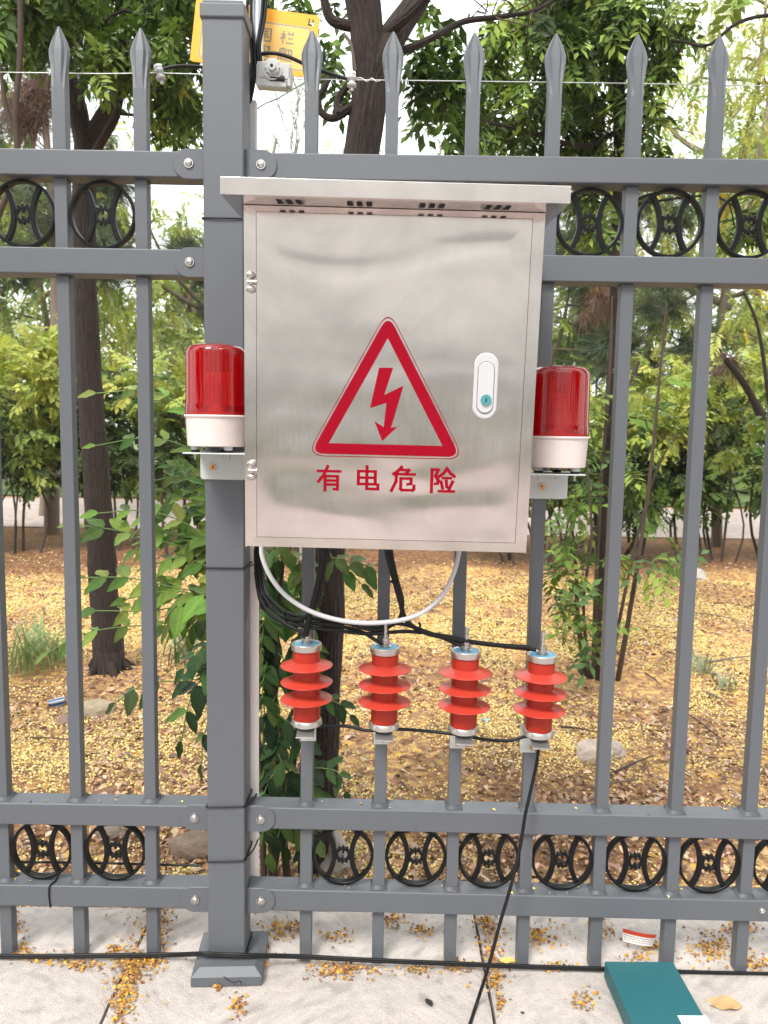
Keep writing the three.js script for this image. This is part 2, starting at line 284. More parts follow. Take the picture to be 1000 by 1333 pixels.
// ---------------------------------------------------------------- the steel box
const WAVE = (x, y) => -0.0013 * Math.exp(-(((y - 0.172 - 0.02 * Math.sin(x * 14 - 0.6)) / 0.016) ** 2)) + 0.0016 * Math.sin(y * 17 + 2.5 * Math.sin(x * 7)) * 0.35
  + 0.0007 * ns(x * 6, y * 15, 2) + 0.00016 * ns(x * 14, y * 30, 6) - 0.0016 * Math.exp(-(((y + 0.17) / 0.05) ** 2)) * ns(x * 6, y * 15, 9) + 0.00013 * Math.sin(y * 92 + 5 * ns(x * 5, y * 9, 3)) * Math.max(0, Math.min(1, (0.07 - y) / 0.1)) + 0.0012 * Math.exp(-(((x + 0.13) / 0.06) ** 2 + ((y + 0.155) / 0.05) ** 2));
const fade = (x, y) => { const e = Math.min(0.181 - Math.abs(x), y + 0.213, 0.221 - y); return Math.max(0, Math.min(1, e / 0.03)); };
const boxQ = thing('electrical_box', 'brushed stainless steel electrical box with red high voltage sign hung on the fence', 'electrical box', [0.2769, 1.0127, 0.2382]);
boxQ.rotation.set(0.0655, 0.0035, -0.0081, 'YXZ');
function boxUV(g, s = 1) { const p = g.attributes.position, n = g.attributes.normal, u = []; for (let i = 0; i < p.count; i++) { const ax = Math.abs(n.getX(i)), ay = Math.abs(n.getY(i)); u.push((ax > 0.7 ? p.getZ(i) : p.getX(i)) * s, (ay > 0.7 ? p.getZ(i) : p.getY(i)) * s); } g.setAttribute('uv', new THREE.Float32BufferAttribute(u, 2)); return g; }
// strokes of a character on a 10 x 10 grid: x y pairs, strokes parted by |
const GLYPH = {
  you: '0 8,10 8|4.3 10,2.6 6.4,0.2 3.6|3.2 5.9,3.2 0|3.2 5.9,8.8 5.9,8.8 .5,7.2 .5|3.2 4.1,8.8 4.1|3.2 2.4,8.8 2.4',
  dian: '1.2 8,8.6 8|1.2 8,1.2 2.6|8.6 8,8.6 2.6|1.2 5.3,8.6 5.3|1.2 2.6,8.6 2.6|4.9 10,4.9 .6,9.8 .6,9.8 2.4',
  wei: '4.2 10,2.8 8.3,1 7|3.4 8.8,7.2 8.8,5.9 7.1|1.8 7,9.6 7|2.1 7,2.1 4,.3 0|4 5.2,8.2 5.2,8.2 3,6.8 2.8|4 5.2,4 .9,4.5 .3,8.9 .3,9.4 .9,9.4 2.2',
  xian: '.9 9.5,.9 0|.9 9.4,3.4 9.4,2.4 6.7,3.5 5,3.3 3.6,2.3 3.4|6.9 10,5.6 8,3.9 6.6|6.9 10,8.4 8,10 6.8|5.4 6,8.6 6|4.7 4.4,5.4 1.7|6.8 4.8,7.1 2.2|9.4 4.5,8.4 2.2,7.8 .6|4 .4,10 .4',
  zi: '1.5 9,8.5 9,5.2 6.8,5.2 .8,3.5 .8|.3 5,9.7 5', wei2: '1 9.3,9 9.3,9 .5,1 .5,1 9.3|2.6 7.4,7.4 7.4|2.6 5.6,7.4 5.6|2.6 3.8,7.2 3.8,7.2 2.4|5 8.5,5 1.4',
  lan: '.3 7,4 7|2.2 9.8,2.2 .2|2.2 6.6,.4 3|2.4 6,3.8 4.2|5.4 9.6,6.1 8|8.8 9.6,8 8|4.8 7.4,9.4 7.4|5.4 4.4,8.8 4.4|4.4 1,9.8 1',
  zhi: '5 9.8,5 .8|5 5.6,8.8 5.6|2 6.6,2 .8|.3 .8,9.7 .8', jin: '.4 8.4,4.4 8.4|2.4 9.8,2.4 5.4|2.4 8.2,.5 6.2|5.6 8.4,9.6 8.4|7.6 9.8,7.6 5.4|7.6 8.2,9.5 6.2|2 4.4,8 4.4|.6 2.8,9.4 2.8|5 2.8,5 .2|3 2,1.6 .6|7 2,8.4 .6',
  pan: '.3 8.6,3.2 8.6|1.7 9.8,1.7 5.6|1.7 8.4,.4 6.4|3.7 9.6,6.3 6|6.3 9.6,3.7 6|6.8 8.6,9.7 8.6|8.3 9.8,8.3 5.6|8.3 8.4,9.6 6.4|1 5,9 5|5 5.6,1 3.2|5 5,9 3.2|2.4 3.2,7.6 3.3|1 1.8,9 1.8|5 3.2,5 .2,3.6 .2',
  pa: '1 8.8,4.6 9.4|1 8.8,.2 .6|2.2 8.6,2.2 2|3.4 8.8,4.4 3|1.2 1.6,9.8 .4|5 8.4,9 8.4,9 5,5 5|7 8.4,7 5|5 8.4,5 2.6,9.6 2.6,9.6 4',
};
const strokes = (k) => GLYPH[k].split('|').map((s) => s.split(',').map((p) => p.trim().split(' ').map(Number)));
function glyphGeo(k, x, y, w, h, t, depth) {
  const out = [];
  strokes(k).forEach((s, n) => { for (let i = 0; i < s.length - 1; i++) {
    const ax = x + s[i][0] / 10 * w, ay = y + s[i][1] / 10 * h, bx = x + s[i + 1][0] / 10 * w, by = y + s[i + 1][1] / 10 * h, a = Math.atan2(by - ay, bx - ax), L = Math.hypot(bx - ax, by - ay) + t * 0.9, tt = t * (Math.abs(Math.sin(a)) < 0.2 ? 0.86 : 1.08);
    out.push(new THREE.BoxGeometry(L, tt, depth * (1 + 0.06 * (out.length % 7)), Math.max(1, Math.round(L / 0.008)), 1, 1).rotateZ(a).translate((ax + bx) / 2, (ay + by) / 2, depth * 0.03 * (out.length % 7)));
  } });
  return merge(out);
}
function follow(g, dz) { const p = g.attributes.position; for (let i = 0; i < p.count; i++) p.setZ(i, p.getZ(i) + dz + WAVE(p.getX(i), p.getY(i)) * fade(p.getX(i), p.getY(i))); g.computeVertexNormals(); return g; }
const doorZ = 0.0012;
{
  const W = 0.2, T = 0.2314;
  // hollow shell: back, sides, bottom, top
  part('body', boxUV(merge([mv(rb(0.398, 0.46, 0.002, 0.0005), 0, 0, -0.199), mv(rb(0.0016, 0.461, 0.186, 0.0004), -0.1992, 0, -0.1060), mv(rb(0.0016, 0.461, 0.186, 0.0004), 0.1992, 0, -0.1060), mv(rb(0.396, 0.0016, 0.184, 0.0004), 0, -0.2304, -0.107), mv(rb(0.396, 0.0016, 0.196, 0.0004), 0, 0.2300, -0.1), mv(new THREE.BoxGeometry(0.36, 0.43, 0.002), 0, 0.003, -0.012)])), M.steel, boxQ);
  // frame round the door, its lower and side borders sloping back to the outer edge, mitred
  const fx = 0.1835, fb = -0.2155, ft = 0.2235, z0 = 0.0006, z1 = -0.0105;
  const strip = (a, b, c, d, za, zb) => { const g = new THREE.BufferGeometry(), p = [[...a, za], [...b, za], [...c, zb], [...d, zb], [...a, za - 0.012], [...b, za - 0.012], [...c, zb - 0.012], [...d, zb - 0.012]]; g.setAttribute('position', new THREE.Float32BufferAttribute(p.flat(), 3)); g.setIndex([0, 1, 2, 0, 2, 3, 5, 4, 7, 5, 7, 6, 0, 4, 5, 0, 5, 1, 2, 6, 7, 2, 7, 3, 1, 5, 6, 1, 6, 2, 0, 3, 7, 0, 7, 4]); const q = g.toNonIndexed(); q.computeVertexNormals(); return boxUV(q); };
  part('frame_strip', strip([-fx, ft], [fx, ft], [W, T], [-W, T], z0, -0.001), M.steel, boxQ);
  part('frame_strip', strip([fx, fb], [-fx, fb], [-W, -T], [W, -T], z0, z1), M.steel, boxQ);
  part('frame_strip', strip([-fx, fb], [-fx, ft], [-W, T], [-W, -T], z0, -0.0016), M.steel, boxQ);
  part('frame_strip', strip([fx, ft], [fx, fb], [W, -T], [W, T], z0, -0.0016), M.steel, boxQ);
  // door, gently dented
  const g = new THREE.PlaneGeometry(0.3656, 0.4376, 110, 132); const p = g.attributes.position, u = [];
  for (let i = 0; i < p.count; i++) { const x = p.getX(i), y = p.getY(i) + 0.004; p.setXYZ(i, x, y, doorZ + WAVE(x, y) * fade(x, y)); u.push(x, y); }
  g.setAttribute('uv', new THREE.Float32BufferAttribute(u, 2)); g.computeVertexNormals();
  const rim = [mv(new THREE.BoxGeometry(0.3656, 0.0012, 0.010), 0, 0.2222, -0.0039), mv(new THREE.BoxGeometry(0.3656, 0.0012, 0.010), 0, -0.2142, -0.0039), mv(new THREE.BoxGeometry(0.0012, 0.4352, 0.010), 0.1822, 0.004, -0.0039), mv(new THREE.BoxGeometry(0.0012, 0.4352, 0.010), -0.1822, 0.004, -0.0039)].map((q) => boxUV(q));
  const door = part('door', merge([g, ...rim]), M.steel, boxQ);
  // printed warning
  const roundTri = (pts, r) => { const s = new THREE.Shape(), n = pts.length; for (let i = 0; i < n; i++) { const a = new THREE.Vector2(...pts[(i + n - 1) % n]), b = new THREE.Vector2(...pts[i]), c = new THREE.Vector2(...pts[(i + 1) % n]); const p0 = b.clone().addScaledVector(a.clone().sub(b).normalize(), r), p1 = b.clone().addScaledVector(c.clone().sub(b).normalize(), r); i ? s.lineTo(p0.x, p0.y) : s.moveTo(p0.x, p0.y); s.quadraticCurveTo(b.x, b.y, p1.x, p1.y); } s.closePath(); return s; };
  const scaleTri = (k, o = 0) => [[-0.0052, 0.1035 * 1], [-0.1145, -0.0985], [0.1065, -0.0985]].map(([x, y]) => [(x + 0.0044) * k - 0.0044, (y + 0.034) * k - 0.034 + o]);
  const band = roundTri(scaleTri(0.945), 0.020); band.holes.push(new THREE.Path(shape(scaleTri(0.715, 0.000)).getPoints(2)));
  const thin = roundTri(scaleTri(1.0), 0.026); thin.holes.push(new THREE.Path(roundTri(scaleTri(0.987), 0.0255).getPoints(8)));
  const dense = (s, d, dz) => { const e = ext(s, d, 0, 8); return follow(e, dz); };
  part('warning_triangle', [dense(band, 0.0004, doorZ + 0.0009), dense(thin, 0.0004, doorZ + 0.0009)], M.red, door);
  part('lightning_arrow', dense(shape([[-0.0159, 0.0246], [0.0033, 0.0248], [-0.0079, -0.0122], [0.0183, 0.0012], [0.0026, -0.0569], [0.0117, -0.0550], [-0.0092, -0.0754], [-0.0203, -0.0486], [-0.0075, -0.0559], [-0.0047, -0.0228], [-0.0269, -0.0305]]), 0.0004, doorZ + 0.0009), M.red, door);
  for (const [k, x, y, w, h] of [['you', -0.0975, -0.1460, 0.031, 0.0335], ['dian', -0.0450, -0.1450, 0.032, 0.0335], ['wei', 0.0045, -0.1445, 0.0345, 0.0335], ['xian', 0.0585, -0.1450, 0.0345, 0.0335]]) part('character', follow(glyphGeo(k, x, y, w, h, 0.0040, 0.0004), doorZ + 0.0011), M.red, door);
  // flush handle with lever and lock
  const pill = (w, h) => { const s = new THREE.Shape(), r = w / 2; s.absarc(0, h / 2 - r, r, 0, Math.PI); s.absarc(0, -h / 2 + r, r, Math.PI, Math.PI * 2); s.closePath(); return s; };
  const hp = part('handle', mv(ext(pill(0.033, 0.0895), 0.0042, 0.0014), 0.1302, 0.0035, doorZ + 0.001), M.white, boxQ);
  const lev = pill(0.0215, 0.069); part('lever', mv(ext(lev, 0.003, 0.0008), 0.1302, 0.0015, doorZ + 0.0042), M.white, hp);
  part('lever_gap', mv(ext((() => { const s = pill(0.0231, 0.0708); s.holes.push(new THREE.Path(pill(0.0215, 0.069).getPoints(12))); return s; })(), 0.0006), 0.1302, 0.0015, doorZ + 0.00515), std(lin(0.12, 0.12, 0.12), 0.6), hp);
  part('lock_cylinder', [mv(cyl(0.0072, 0.0076, 0.003, 28).rotateX(Math.PI / 2), 0.1312, -0.0152, doorZ + 0.0080)], std(lin(0.10, 0.36, 0.40), 0.3, 0.5), hp);
  part('keyhole', mv(rb(0.0017, 0.006, 0.0012, 0.0003), 0.1312, -0.0152, doorZ + 0.0094), M.dark, hp);
  for (const y of [0.133, -0.1205]) {
    const hg = part('hinge', mv(cyl(0.0028, 0.0028, 0.012, 14).rotateZ(Math.PI / 2), -0.1885, y, 0.004), M.steelBolt, boxQ);
    for (const s of [-1, 1]) part('hinge_pin', mv(new THREE.SphereGeometry(0.0054, 16, 12).scale(1.15, 0.9, 0.85), -0.1905, y + s * 0.0092, 0.0038), M.steelBolt, hg);
  }
  // hood with vent slots in its underside
  const hood = new THREE.Group(); hood.name = 'hood'; boxQ.add(hood);
  const slots = []; for (const gx of [-0.137, -0.046, 0.048, 0.133]) for (const k of [-1, 0, 1]) slots.push(gx + k * 0.0125);
  const us = shape([[-0.2185, -0.2], [0.2185, -0.2], [0.2185, 0.0535], [-0.2185, 0.0535]]);
  for (const x of slots) { const h = new THREE.Path(); h.moveTo(x - 0.0037, 0.008); h.lineTo(x + 0.0037, 0.008); h.lineTo(x + 0.0037, 0.032); h.absarc(x, 0.032, 0.0037, 0, Math.PI); h.closePath(); us.holes.push(h); }
  const hu = part('hood_underside', boxUV(ext(us, 0.0015).rotateX(Math.PI / 2).translate(0, 0.2336, 0)), M.steel, hood); void hu;
  part('slot_shade', slots.map((x) => mv(new THREE.BoxGeometry(0.0088, 0.0012, 0.034), x, 0.2344, 0.0215)), M.dark, hood);  // dark backing added over the slots, stands in for the shade inside the hood
  const H = (g) => boxUV(g);
  part('hood_lip', H(mv(rb(0.4385, 0.0212, 0.0018, 0.0007), 0, 0.2422, 0.0545)), M.steel, hood);
  part('hood_top', [H(mv(new THREE.BoxGeometry(0.4365, 0.0015, 0.252), 0, 0.2520, -0.0725)), H(mv(new THREE.BoxGeometry(0.0015, 0.020, 0.253), -0.21835, 0.2422, -0.0725)), H(mv(new THREE.BoxGeometry(0.0015, 0.020, 0.253), 0.21835, 0.2422, -0.0725))], M.steel, hood);
}

// ---------------------------------------------------------------- the beacons
function beacon(label, c, plateX0, plateX1, plateZ, bolt, hole) {      // c: centre of the base at the foot
  const t = thing('warning_beacon', label, 'warning light', c, 'red warning beacons either side of the box');
  const base = part('base', lathe([[0.001, 0.0], [0.0425, 0.0], [0.0438, 0.0015], [0.0462, 0.0445], [0.0485, 0.0455], [0.0485, 0.0485], [0.001, 0.0485]], 56), M.beaconBase, t); void base;
  const D = lathe([[0.0468, 0.0486], [0.0474, 0.0500], [0.0472, 0.0640], [0.0462, 0.0660], [0.0455, 0.1430], [0.0442, 0.1485], [0.0405, 0.1530], [0.0300, 0.1562], [0.0150, 0.1578], [0.0005, 0.1582]], 64);
  const dome = part('dome', D, M.dome, t);
  const ribs = []; for (let i = 0; i < 44; i++) { const a = (i / 44) * Math.PI * 2; ribs.push(mv(rb(0.0014, 0.080, 0.0022, 0.0005, 1), 0.0442, 0.104, 0).rotateY(a)); }
  part('lens_rib', ribs, M.domeRib, dome);
  part('rotor', [mv(cyl(0.012, 0.014, 0.012), 0, 0.055, 0), mv(cyl(0.006, 0.006, 0.045, 16), 0, 0.08, 0), mv(rb(0.045, 0.052, 0.003, 0.001).rotateY(0.6), 0.006, 0.09, -0.01), mv(cyl(0.042, 0.042, 0.003, 40), 0, 0.051, 0)], M.domeIn, t);
  const feet = []; for (let i = 0; i < 3; i++) { const a = i * 2.094 + 0.75; feet.push(V(Math.cos(a) * 0.032, -0.006, Math.sin(a) * 0.032)); }
  for (const f of feet) { const ft = part('foot', mv(cyl(0.007, 0.0065, 0.0055, 16), f.x, f.y + 0.0032, f.z), M.white, t); part('rubber_pad', mv(cyl(0.0072, 0.0072, 0.0034, 16), f.x, f.y - 0.0016, f.z), M.rubber, ft); }
  // the angle bracket it stands on
  const b = thing('angle_bracket', label.includes('post') ? 'white metal angle bracket bolted on the thick post under the beacon' : 'white metal angle bracket under the beacon by the box latch side', 'bracket', [0, 0, 0], 'white angle brackets under the beacons');
  const top = c.y - 0.0095, h = 0.046;
  const s = new THREE.Shape(), r = 0.006; s.moveTo(plateX0 + r, top - h); s.lineTo(plateX1 - r, top - h); s.quadraticCurveTo(plateX1, top - h, plateX1, top - h + r); s.lineTo(plateX1, top); s.lineTo(plateX0, top); s.lineTo(plateX0, top - h + r); s.quadraticCurveTo(plateX0, top - h, plateX0 + r, top - h);
  const hp = new THREE.Path(); hp.absarc(hole, top - 0.027, 0.0026, 0, 6.2832); s.holes.push(hp);
  part('back_plate', ext(s, 0.002, 0.0004).translate(0, 0, plateZ), M.bracketWhite, b);
  part('shelf', mv(rb(plateX1 - plateX0 + 0.008, 0.002, 0.094, 0.0006), (plateX0 + plateX1) / 2, top - 0.0008, plateZ + 0.052), M.bracketWhite, b);
  const bt = part('bolt', mv(cyl(0.0062, 0.0062, 0.0026, 6).rotateX(Math.PI / 2), bolt, top - 0.026, plateZ + 0.0034), M.copper, b); part('bolt_tip', mv(lathe([[0, 0.004], [0.0024, 0.003], [0.003, 0]], 14).rotateX(Math.PI / 2), bolt, top - 0.026, plateZ + 0.0048), M.copper, bt);
  for (const f of feet) part('screw_end', mv(merge([cyl(0.0036, 0.0036, 0.0024, 6), mv(cyl(0.0017, 0.0017, 0.008, 10), 0, -0.004, 0)]), c.x + f.x, top - 0.0032, c.z + f.z), M.steelBolt, b);
}
{
  const a = P(281.5, 581, 0.092), b = P(725, 608, 0.088);
  beacon('red warning beacon on a bracket bolted to the thick fence post', a, P(261, 600, 0.042).x, 0.062, 0.0405, P(277, 611, 0.043).x, P(310, 611, 0.043).x);
  beacon('red warning beacon on a bracket on the picket past the box handle', b, 0.492, P(739, 630, 0.03).x, 0.0285, P(706, 627, 0.03).x, P(723, 636, 0.03).x);
}

// ---------------------------------------------------------------- surge arresters
const ARR = [[399.5, 845, 942], [500, 849, 946], [603, 854, 951], [700.5, 859, 956]];
const arrLabels = ['orange red surge arrester in front of the leafy trunk, first from the post', 'orange red surge arrester below the red character sign, second from the post', 'orange red surge arrester third from the post, below the box middle', 'orange red surge arrester with the loose black cable hanging from its bracket'];
const terminals = [];
ARR.forEach(([px, yt, yb], i) => {
  const z = 0.064, top = P(px, yt, z), bot = P(px, yb, z), H = top.y - bot.y, t = thing('surge_arrester', arrLabels[i], 'arrester', bot, 'red surge arresters in a row under the box');
  const tilt = [0.01, 0, -0.008, -0.012][i]; t.rotation.z = tilt;
  const r = 0.0222;
  part('body', lathe([[0.001, 0.008], [r, 0.008], [r, H - 0.001], [0.001, H - 0.001]], 40), M.arresterRed, t);
  for (let k = 0; k < 3; k++) { const y = 0.0455 + k * 0.0285; part('shed', lathe([[r - 0.001, y + 0.0072], [r + 0.0012, y + 0.0042], [0.0425, y - 0.0014], [0.0435, y - 0.0020], [0.0428, y - 0.0027], [r + 0.0015, y + 0.0018], [r - 0.001, y - 0.0025]], 56), M.shedRed, t); }
  part('foot_ring', lathe([[0.001, 0.0], [r + 0.0030, 0.0], [r + 0.0034, 0.001], [r + 0.0026, 0.0085], [r, 0.0098]], 40), M.flange, t);
  const cap = part('cap_ring', lathe([[r, H - 0.001], [r + 0.0028, H], [r + 0.0030, H + 0.0095], [r + 0.0016, H + 0.0110], [r - 0.0005, H + 0.0108], [r - 0.002, H + 0.0092]], 44), M.flange, t);
  part('cap_top', mv(cyl(r - 0.001, r - 0.001, 0.003, 36), 0, H + 0.0078, 0), M.capBlue, cap);
  const y0 = H + 0.0094, st = part('stud', mv(cyl(0.0034, 0.0034, 0.040, 14), 0, y0 + 0.020, 0), M.steelBolt, t);
  part('washer', mv(cyl(0.0098, 0.0098, 0.0018, 20), 0, y0 + 0.001, 0), M.steelBolt, st);
  part('nut', mv(cyl(0.0074, 0.0074, 0.0058, 6), 0, y0 + 0.0050, 0), M.steelBolt, st); part('washer', mv(cyl(0.0086, 0.0086, 0.0014, 20), 0, y0 + 0.0088, 0), M.steelBolt, st); part('nut', mv(cyl(0.0070, 0.0070, 0.0052, 6).rotateY(0.4), 0, y0 + 0.0123, 0), M.steelBolt, st);
  const th = []; for (let k = 0; k < 11; k++) th.push(mv(new THREE.TorusGeometry(0.0033, 0.0005, 5, 14).rotateX(Math.PI / 2), 0, y0 + 0.017 + k * 0.0021, 0)); part('thread', th, M.steelBolt, st);
  terminals.push(V(bot.x - Math.sin(tilt) * y0, bot.y + y0 + 0.007, z));
  // its galvanised bracket on the picket
  const pxm = 0.144 + i * 0.13, b = thing('mounting_bracket', ['small zinc bracket under the first arrester from the post', 'small zinc bracket under the second arrester from the post', 'small zinc bracket under the third arrester from the post', 'small zinc bracket with a black hole and the loose cable tied to it'][i], 'bracket', [pxm, bot.y, 0], 'zinc brackets under the arresters');
  const zf = 0.0125 + pxm * 0.0126, dx = bot.x - pxm;
  part('back_plate', mv(rb(0.0265, 0.050, 0.0022, 0.0006), [0.003, 0, 0.002, -0.006][i], -0.0255, zf), M.bracketWhite, b);
  const s = shape([[-0.0125, -0.044], [0.0125, -0.044], [0.0150, 0.034], [-0.0150, 0.034]]), h = new THREE.Path(); h.absarc(0.001, 0.025, 0.0042, 0, 6.3); s.holes.push(h);
  const tg = ext(s, 0.002, 0.0003).rotateX(Math.PI / 2).rotateX(0.30).translate(dx, -0.0012, z); part('tongue', tg, M.zinc, b);
  part('screw', merge([mv(cyl(0.0052, 0.0052, 0.0022, 18).rotateX(Math.PI / 2), 0.003, -0.0415, zf + 0.002), mv(cyl(0.0032, 0.0036, 0.003, 6).rotateX(Math.PI / 2), 0.003, -0.0415, zf + 0.004)]), M.copper, b);
  if (i === 3) part('plug', mv(cyl(0.0048, 0.0048, 0.003, 18).rotateX(Math.PI / 2), -0.009, -0.012, zf + 0.002), M.black, b);
});

// ---------------------------------------------------------------- cables and tubes
const L = (list) => list.map(([x, y, z]) => P(x, y, z));
{
  single('conduit_tube', cable(L([[341, 706, 0.12], [341, 722, 0.125], [352, 750, 0.13], [372, 775, 0.135], [405, 796, 0.14], [452, 809, 0.14], [502, 810, 0.14], [545, 800, 0.14], [575, 776, 0.135], [590, 748, 0.13], [597, 722, 0.125], [599, 706, 0.12]]), 0.0036, 90, 12), M.white, 'white plastic tube hanging in a loop under the steel box', 'tube');
  const cb = (pts, r, label, nm = 'black_cable') => single(nm, cable(pts, r, 80, 8), M.black, label, 'cable', 'black cables between the box and the arresters');
  const strandA = (dx, dy, dz, to, label) => cb([...L([[332 + dx, 700, -0.03], [334 + dx, 740 + dy, -0.02], [340 + dx, 778 + dy, 0.0], [358 + dx, 798 + dy, 0.03 + dz], [380, 806 + dy, 0.045 + dz], [405, 811 + dy, 0.06 + dz], [440, 815 + dy, 0.062 + dz]]), ...to], 0.0032, label);
  strandA(3, 0, 0.004, L([[470, 822, 0.062], [487, 832, 0.066], [497, 838, 0.07]]), 'black cable of the lower bundle that ends on the second arrester');
  strandA(7, -6, 0.0, L([[480, 816, 0.062], [520, 812, 0.062], [560, 824, 0.064], [590, 836, 0.066], [601, 841, 0.07]]), 'black cable of the lower bundle that ends on the third arrester');
  strandA(0, 6, 0.008, L([[480, 825, 0.064], [530, 822, 0.064], [580, 828, 0.064], [630, 838, 0.066], [670, 843, 0.067], [698, 846, 0.07]]), 'black cable of the lower bundle that runs along to the fourth arrester');
  cb(L([[333, 745, -0.02], [338, 775, 0.0], [352, 800, 0.03], [372, 812, 0.05], [390, 822, 0.062], [398, 830, 0.07]]), 0.0032, 'black cable sagging from the conduit to the first arrester');
  cb(L([[421, 690, 0.12], [421, 715, 0.115], [416, 750, 0.1], [408, 785, 0.08], [402, 806, 0.07], [398, 828, 0.07]]), 0.0048, 'thick black cable dropping from the box to the first arrester');
  cb(L([[426, 690, 0.12], [425, 718, 0.113], [420, 752, 0.098], [411, 790, 0.078], [390, 806, 0.06], [360, 797, 0.03], [343, 775, 0.0]]), 0.0035, 'black cable dropping from the box and turning toward the conduit');
  cb(L([[502, 690, 0.12], [504, 718, 0.115], [512, 750, 0.1], [521, 782, 0.08], [528, 806, 0.066], [545, 820, 0.064], [575, 829, 0.064], [640, 839, 0.066], [690, 843, 0.07]]), 0.0042, 'thick black cable dropping from the box toward the fourth arrester');
  cb(L([[507, 690, 0.12], [509, 718, 0.113], [516, 752, 0.098], [524, 786, 0.078], [518, 808, 0.066], [490, 820, 0.063], [455, 812, 0.062], [420, 806, 0.062]]), 0.0035, 'black cable dropping from the box and turning back along the bundle');
  const tie = (x, y, z, r, a, label) => { const p = P(x, y, z), g = new THREE.TorusGeometry(r, 0.0012, 6, 20).rotateY(Math.PI / 2).rotateZ(a); const m = single('cable_tie', merge([g, mv(rb(0.004, 0.004, 0.003, 0.0006), 0, r + 0.001, 0)]), M.black, label, 'cable tie', 'cable ties on the black bundle'); m.position.copy(p); };
  tie(371, 803, 0.05, 0.0085, 0.4, 'black cable tie on the bundle beside the conduit'); tie(459, 816, 0.063, 0.0085, 0, 'black cable tie on the bundle over the second arrester'); tie(546, 818, 0.064, 0.0075, -0.3, 'black cable tie on the bundle between second and third arrester'); tie(513, 758, 0.097, 0.0075, 1.3, 'black cable tie on the thick cable under the box');
  cb(L([[404, 944, 0.05], [425, 946, 0.04], [450, 945, 0.036], [478, 951, 0.04], [505, 949, 0.046], [535, 950, 0.04], [570, 953, 0.04], [600, 957, 0.048], [635, 963, 0.042], [665, 964, 0.04], [690, 958, 0.044], [700, 966, 0.05], [700, 985, 0.055], [693, 1020, 0.06], [684, 1060, 0.068], [678, 1098, 0.075], [666, 1150, 0.09], [650, 1205, 0.105], [636, 1258, 0.12]]).concat([G(620, 1308, 0.006), G(608, 1345, 0.005), G(598, 1375, 0.005)]), 0.0030, 'long black earth cable linking the brackets and trailing down over the coping', 'earth_cable');
  // cable lying along the foot of the fence
  for (const [dy, lab] of [[0, 'black cable lying along the foot of the fence, lower strand'], [-5, 'black cable lying along the foot of the fence, upper strand']]) {
    const f = (x, y, z, h) => P(x, y + dy * 0.5, z).setY(h); void f;
    const pts = [[-40, 1246], [60, 1246], [150, 1245], [230, 1244]].map(([x, y]) => P(x, y + dy * 0.5, 0.022)).concat([P(262, 1243 + dy * 0.5, 0.05), P(290, 1244 + dy * 0.5, 0.05), P(318, 1245 + dy * 0.5, 0.05)], [[380, 1246], [480, 1251], [600, 1256], [700, 1260], [800, 1263], [900, 1267], [1040, 1272]].map(([x, y]) => P(x, y + dy * 0.5, 0.03)));
    pts.forEach((p) => { if (p.y < 0.004) p.y = 0.004; });
    single('ground_cable', cable(pts, 0.0026, 160, 8), M.black, lab, 'cable');
  }
  // wires wound round the post
  const band = (py, label, name = 'tie_wire', slope = 0) => { const p = P(292, py, 0.0405), o = [[-0.0255, 0.0415], [0.0415, 0.0415], [0.0415, -0.0215], [-0.0255, -0.0215]].map(([x, z], i) => V(x + 0.0003 * i, p.y + slope * x + 0.0012 * ns(i * 3.1, py), z)); const c = new THREE.CatmullRomCurve3([o[0], o[0].clone().lerp(o[1], 0.5).add(V(0, 0, 0.0012)), o[1], o[1].clone().lerp(o[2], 0.5), o[2], o[3], o[3].clone().lerp(o[0], 0.5)], true, 'catmullrom', 0.1); single(name, new THREE.TubeGeometry(c, 60, 0.0013, 6, true), M.black, label, 'wire', 'black tie wires around the post'); };
  band(284, 'thin black wire wound round the post beside the box hood'); band(739, 'thin black wire wound round the post just below the box'); band(1050, 'thin black wire wound round the post at the third rail', 'tie_wire', 0.04); band(1121, 'thin black wire wound round the post between the lower rails', 'tie_wire', 0.05); band(1243, 'thin black wire wound round the post near its foot cover');
  single('tie_wire', cable(L([[318, 739, 0.0415], [326, 737, 0.02], [334, 733, -0.02], [341, 729, -0.02]]), 0.0013, 24, 6), M.black, 'short black wire end running from the post to the white conduit', 'wire');
  single('tie_wire', cable(L([[318, 1051, 0.041], [326, 1044, 0.02], [333, 1036, -0.02], [336, 1028, -0.04]]), 0.0016, 24, 6), M.black, 'short black wire end going behind the third rail', 'wire');
  single('tie_wire', cable(L([[318, 1119, 0.041], [327, 1110, 0.02], [334, 1098, -0.02], [338, 1086, -0.04]]), 0.0014, 24, 6), M.black, 'short black wire end going behind the conduit foot', 'wire');
  single('tie_wire', cable([P(66, 1181, 0.0232), P(64, 1166, 0.0232), P(65, 1153, 0.0232), P(72, 1146, 0.01).setY(0.1445), P(78, 1140, -0.018).setY(0.1445)], 0.0014, 30, 6), M.black, 'thin black wire looped over the lowest rail of the boxless panel', 'wire');
  single('tie_wire', cable([V(-0.6, 0.155, -0.027), V(-0.3, 0.158, -0.027), V(-0.05, 0.156, -0.027)], 0.0022, 30, 6), M.black, 'black cable running behind the rings above the lowest rail', 'wire');
  single('tie_wire', cable([P(291, 1250, 0.083).setY(0.0225), P(296, 1258, 0.086).setY(0.02), P(305, 1261, 0.09).setY(0.0175), P(313, 1256, 0.088).setY(0.0185), P(314, 1262, 0.092).setY(0.0165)], 0.0009, 30, 5), M.black, 'curly end of thin wire on the foot cover of the post', 'wire');
  // pale conduit behind the rails, by the post
  const cp = thing('conduit_pipe', 'pale plastic conduit pipe standing behind the rails beside the post', 'pipe', [P(330.5, 900, -0.034).x, 0, -0.034]);
